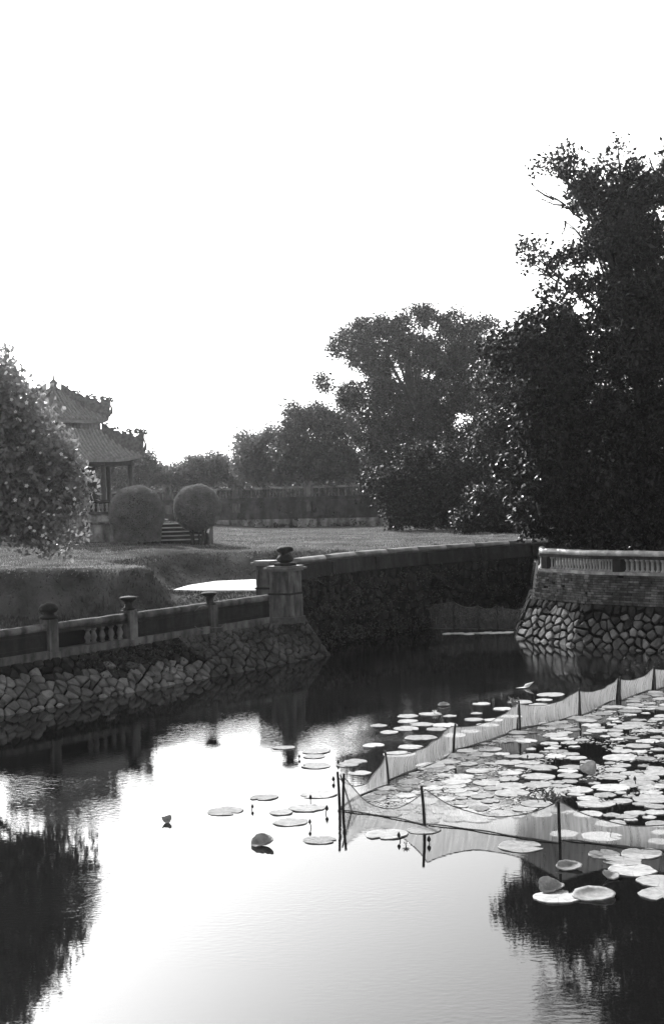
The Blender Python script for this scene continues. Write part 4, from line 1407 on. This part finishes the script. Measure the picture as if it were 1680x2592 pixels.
# curled, folded and raised leaves
def curled(px, py, wpx, hpx, label, m='curlpad', bend=0.9, yaw=0.0, name='curled_leaf', tilt=0.35, ox=1.0):
    q = W(px, py + hpx * 0.5)
    d = wpx / F * q.y; h = hpx / F * q.y
    vs, fs = [], []
    n, r_ = 24, 6
    rr = random.Random(int(px))
    p1, p2 = rr.uniform(0, 6), rr.uniform(0, 6)
    for j in range(r_ + 1):
        for i in range(n):
            t = 2 * PI * i / n
            k = j / r_
            rad = d / 2 * k * (1 + 0.05 * math.sin(3 * t + p1) + 0.03 * math.sin(8 * t + p2))
            x, y = math.cos(t) * rad, math.sin(t) * rad * ox
            z = 0.62 * h * bend * (k ** 2.4) * (0.5 + 0.42 * math.sin(t + 0.2) + 0.22 * math.cos(2 * t + p2)) + 0.02 + 0.004 * math.sin(9 * t + p1) * k
            vs.append((x, y * (1 - 0.25 * bend), max(0.006, z)))
    m0 = len(vs)
    vs += [(x, y, z - 0.012) for x, y, z in vs]
    for j in range(r_):
        for i in range(n):
            a, b, c, e = j * n + i, j * n + (i + 1) % n, (j + 1) * n + (i + 1) % n, (j + 1) * n + i
            fs.append([a, e, c, b]); fs.append([m0 + a, m0 + b, m0 + c, m0 + e])
    for i in range(n): fs.append([r_ * n + i, m0 + r_ * n + i, m0 + r_ * n + (i + 1) % n, r_ * n + (i + 1) % n])
    o = link(name, mesh(name, vs, fs, M[m], True), None, label=label, category='leaf')
    o.location = (q.x, q.y, 0); o.rotation_euler = (0, 0, yaw)
    return o
curled(1504, 2258, 112, 26, 'cupped pale pad with raised far rim beside the big flat pad', 'curlpad', 0.8, 0.2)
curled(1441, 2187, 66, 24, 'small cupped translucent pad at the reflection of the third pole', 'curlpad', 0.9, 0)
curled(1394, 2238, 72, 34, 'crumpled curled leaf standing on the big flat pad', 'curlpad', 1.2, 0.5)
curled(1546, 2212, 54, 20, 'dry curled leaf at the left end of a large pad', 'curlpad', 1.1, 1.0)
curled(1485, 1941, 46, 34, 'domed pale leaf raised above the netted lily field', 'curlpad', 1.3, 0.2)
curled(1122, 1782, 30, 9, 'little curved pale leaf on the dark water', 'curlpad', 1.0, 0.3)
curled(665, 2123, 62, 34, 'folded floating leaf with one upturned corner on bright water', 'curlpad', 1.1, -0.5)
curled(422, 2072, 27, 20, 'crumpled dark leaf floating alone far left', 'dryleaf', 1.3, 0.6)
# bent leaf like an open beak
q = W(1325, 1742)
mb = MB()
mb.add([(q.x - .22, q.y, .01), (q.x, q.y - .07, .02), (q.x + .12, q.y, .03), (q.x, q.y + .07, .03), (q.x + .26, q.y + .02, .16), (q.x + .05, q.y + .12, .09)], [[0, 1, 2, 3], [3, 2, 4, 5], [3, 2, 1, 0], [5, 4, 2, 3]])
mb.build('bent_leaf', M['litter_and_sheen'], None, label='pale bent leaf rising from dark water near the bastion', category='leaf')

# buds and flowers on stalks
def bud(px, py, hgt, r=0.035, label='', lean=0.0, white=False):
    q = W(px, py); hgt *= .6; r *= .68
    t = thing('lily_flower' if white else 'lily_bud', label, 'flower' if white else 'bud', (q.x, q.y, 0), None if white else 'lily buds on thin stalks')
    mb = MB(); mb.tube([(q.x, q.y, -.1), (q.x + lean * .4, q.y, hgt * .5), (q.x + lean, q.y, hgt)], 0.008, 6); mb.build('stalk', M['stem'], t)
    if white:
        for k in range(14):
            t_ = 2 * PI * k / 7 + (0.4 if k > 6 else 0); up = 0.25 if k < 7 else 0.75
            c = Vector((q.x + lean, q.y, hgt))
            d = Vector((math.cos(t_) * math.cos(up), math.sin(t_) * math.cos(up), math.sin(up))); s_ = Vector((-math.sin(t_), math.cos(t_), 0))
            mb = MB(); mb.add([c, c + d * r * 1.2 - s_ * r * .4, c + d * r * 2.2, c + d * r * 1.2 + s_ * r * .4, c + d * r * 1.1 - Vector((0, 0, r * .15))], [[0, 1, 2, 3], [0, 4, 1], [1, 4, 2], [2, 4, 3], [3, 4, 0]])
            mb.build('petal', M['petal'], t)
    else:
        mb = MB(); mb.lathe((q.x + lean, q.y, hgt - .01), [(r * .3, 0), (r * .9, r * .6), (r, r * 1.3), (r * .6, r * 2.2), (r * .1, r * 3)], 8); mb.build('bud', M['stem'], t, True)
for a in [(757, 1921, .05, .035, 'bud above the lone pad beside the pillar reflection'), (852, 1935, .04, .04, 'bud standing just above the corner pole top'),
          (637, 2050, .06, .035, 'bud standing between the two leftmost pads'), (786, 2034, .13, .04, 'taller bud on the pad left of the corner pole'),
          (823, 2060, .1, .045, 'drooping bud close left of the corner pole'), (788, 2095, .12, .035, 'bud above the worn pad near the corner pole'),
          (846, 1980, .05, .045, 'fat bud at the left of the corner pole top'), (987, 1826, .1, .04, 'bud among the highest pads outside the back net'),
          (1014, 2128, .1, .04, 'bud before the wide pad at the second near pole'), (1087, 2135, .06, .045, 'bud right of the second near pole foot'),
          (1543, 2120, .12, .03, 'bud rising from the wide pad inside the near net'), (1608, 1985, .12, .04, 'bud over the field pads at right'),
          (1405, 1930, .09, .03, 'bud in the dark gap of the lily field'), (1652, 1895, .12, .04, 'bud near the right edge in the upper field'),
          (1332, 1925, .1, .03, 'bud in the middle of the lily field left of the gap'), (1585, 2015, .1, .035, 'bud between large pads in the lower right field')]:
    bud(*a, lean=random.uniform(-.03, .03))
bud(1099, 1808, .06, .06, 'open white flower on the pads outside the back net', 0.0, True)
bud(1027, 2142, .03, .05, 'open white flower on the water before the near net', 0.0, True)

# ---------------------------------------------------------------- nets on poles
def net(name, label, feet, sag=0.45, rows=10, tilt=0.0, solid_h=None, wave=0.05, m='net'):
    pts = []
    for px, py, ty in feet:
        q = W(px, py)
        pts.append((q, (py - ty) / F * q.y))
    base = pts[0][0]
    t = thing(name, label, 'net', base)
    for i, (q, h) in enumerate(pts):
        mb = MB()
        ln = random.uniform(-.05, .05)
        mb.tube([(q.x - ln, q.y, -.5), (q.x, q.y, 0), (q.x + ln * .4, q.y, h * .6), (q.x + ln, q.y + random.uniform(-.03, .03), h + 0.03)], [.026, .025, .023, .021], 8)
        mb.build('pole', M['pole'], t)
    for i in range(len(pts) - 1):
        (a, ha), (b, hb) = pts[i], pts[i + 1]
        L = (b - a).length
        nu = max(12, int(L / 0.12)); nv = rows
        sg = sag[i] if hasattr(sag, '__len__') else sag
        vs, fs, uvs = [], [], []
        nn = Vector((-(b - a).y, (b - a).x, 0)).normalized()
        for u in range(nu + 1):
            k = u / nu
            p = a.lerp(b, k)
            top = (ha + (hb - ha) * k) * 0.95 * (1 - sg * (1 - (2 * k - 1) ** 2))
            for v_ in range(nv + 1):
                z = -0.15 + (top + 0.15) * v_ / nv
                bul = wave * math.sin(k * PI) * math.sin(v_ / nv * PI) * 2 + 0.02 * math.sin(k * L * 9 + i) * (v_ / nv)
                foot = 0.10 * (1 - v_ / nv) * math.sin(k * L * 1.7 + i)
                vs.append(p + nn * (bul + foot + 0.03) + Vector((0, 0, z)))
                uvs.append((k * L, v_ / nv))
        w_ = nv + 1
        for u in range(nu):
            for v_ in range(nv): fs.append([u * w_ + v_, (u + 1) * w_ + v_, (u + 1) * w_ + v_ + 1, u * w_ + v_ + 1])
        o = obj('mesh_panel', vs, fs, M[m], t, True)
        uvl = o.data.uv_layers.new(name='UVMap')
        for lp in o.data.loops: uvl.data[lp.index].uv = uvs[lp.vertex_index]
        mb = MB()
        mb.tube([vs[u * w_ + nv] for u in range(nu + 1)], 0.008, 5)
        mb.build('rope', M['rope'], t)
        mb = MB()
        mb.tube([Vector((vs[u * w_].x, vs[u * w_].y, 0.012 + 0.006 * math.sin(u))) for u in range(nu + 1)], 0.011, 5)
        mb.build('float_line', M['rope'], t)
    return t
tn = net('fishing_net', 'pale mesh net on dark poles running back from the corner pole', BACK, sag=[0.62, 0.35, 0.32, 0.3, 0.25, 0.25, 0.2])
q0 = W(860, 2053)
mb = MB(); mb.tube([(q0.x + .02, q0.y, 0.58), (q0.x + .19, q0.y - .02, -0.02)], 0.013, 6); mb.build('brace', M['pole'], tn)
net('fishing_net', 'low sagging mesh net crossing the near water to the right edge', [(868, 2054, 1962)] + NEAR, sag=[0.72, 0.55, 0.45])
net('fishing_net', 'dark far net stretched across the channel left of the bastion', [(985, 1589, 1520), (1148, 1592, 1519), (1210, 1593, 1530), (1258, 1593, 1530), (1335, 1594, 1532)], sag=0.14, m='darknet')

# weeds on the third near pole
def weed(base, n, h, label, m, spread=0.5, lw=0.006, cat='plant', name='dry_weed'):
    t = thing(name, label, cat, base)
    mb = MB(); base = Vector(base); lv = []
    for k in range(n):
        a_ = random.uniform(0, 2 * PI); s_ = random.uniform(.3, 1) * spread
        e = base + Vector((math.cos(a_) * s_, math.sin(a_) * s_, h * random.uniform(.5, 1)))
        mid = base.lerp(e, .5) + Vector((0, 0, h * .25))
        mb.tube([base, mid, e, e + Vector((math.cos(a_) * .05, 0, -.04))], [lw, lw * .8, lw * .6, lw * .2], 4, False)
        for j in range(7): lv.append(np.array(mid.lerp(e, j / 6)) + rng.normal(size=3) * 0.03 - np.array(base))
    mb.build('stem', m, t)
    link('leaves', leaf_mesh('leaves', np.array(lv), 0.07, m), t)
q = W(1404, 2131)
weed((q.x, q.y, 0.54), 14, 0.2, 'dry weed tangled on top of the third near pole', M['twig'], 0.35)
q = P(1620, 1715, 35.5)
weed((q.x + 0.2, q.y, 0.0), 9, 0.75, 'sprawling weed rising from dark water behind the back net', M['bankgrass'], 0.9, 0.008)
q = W(1300, 1850)
weed((q.x, q.y, 0.5), 6, 0.16, 'small dry sprig caught on the fourth pole of the back net', M['twig'], 0.12)
# loop of dry vine hanging on the parapet
t = thing('dry_vine', 'thin pale loop of dry vine hanging on the parapet left of the pillar', 'vine', along(-4.3, -0.05, 1.9))
mb = MB()
mb.tube([P(515 + 30 * math.cos(a_) * (1 if a_ < 3.9 else .8), 1560 + 35 * math.sin(a_) + (8 if a_ > 3 else 0), 40.6) for a_ in np.linspace(5.2, 1.0, 18)] + [P(560, 1588, 40.6), P(572, 1577, 40.7)], 0.009, 5, False)
mb.build('stem', M['twig'], t)

# ---------------------------------------------------------------- haze
if HAZE > 0:
    m = bpy.data.materials.new('haze')
    m.use_nodes = True
    nt = m.node_tree
    nt.nodes.clear()
    mo = nt.nodes.new('ShaderNodeOutputMaterial')
    pvn = nt.nodes.new('ShaderNodeVolumePrincipled')
    pvn.inputs['Color'].default_value = (0.9, 0.9, 0.9, 1)
    pvn.inputs['Density'].default_value = HAZE
    pvn.inputs['Anisotropy'].default_value = 0.88
    nt.links.new(pvn.outputs[0], mo.inputs['Volume'])
    mb = MB(); mb.box((0, 0, -2.8), 1300, 1300, 24)
    mb.build('haze', m, None, kind='stuff')
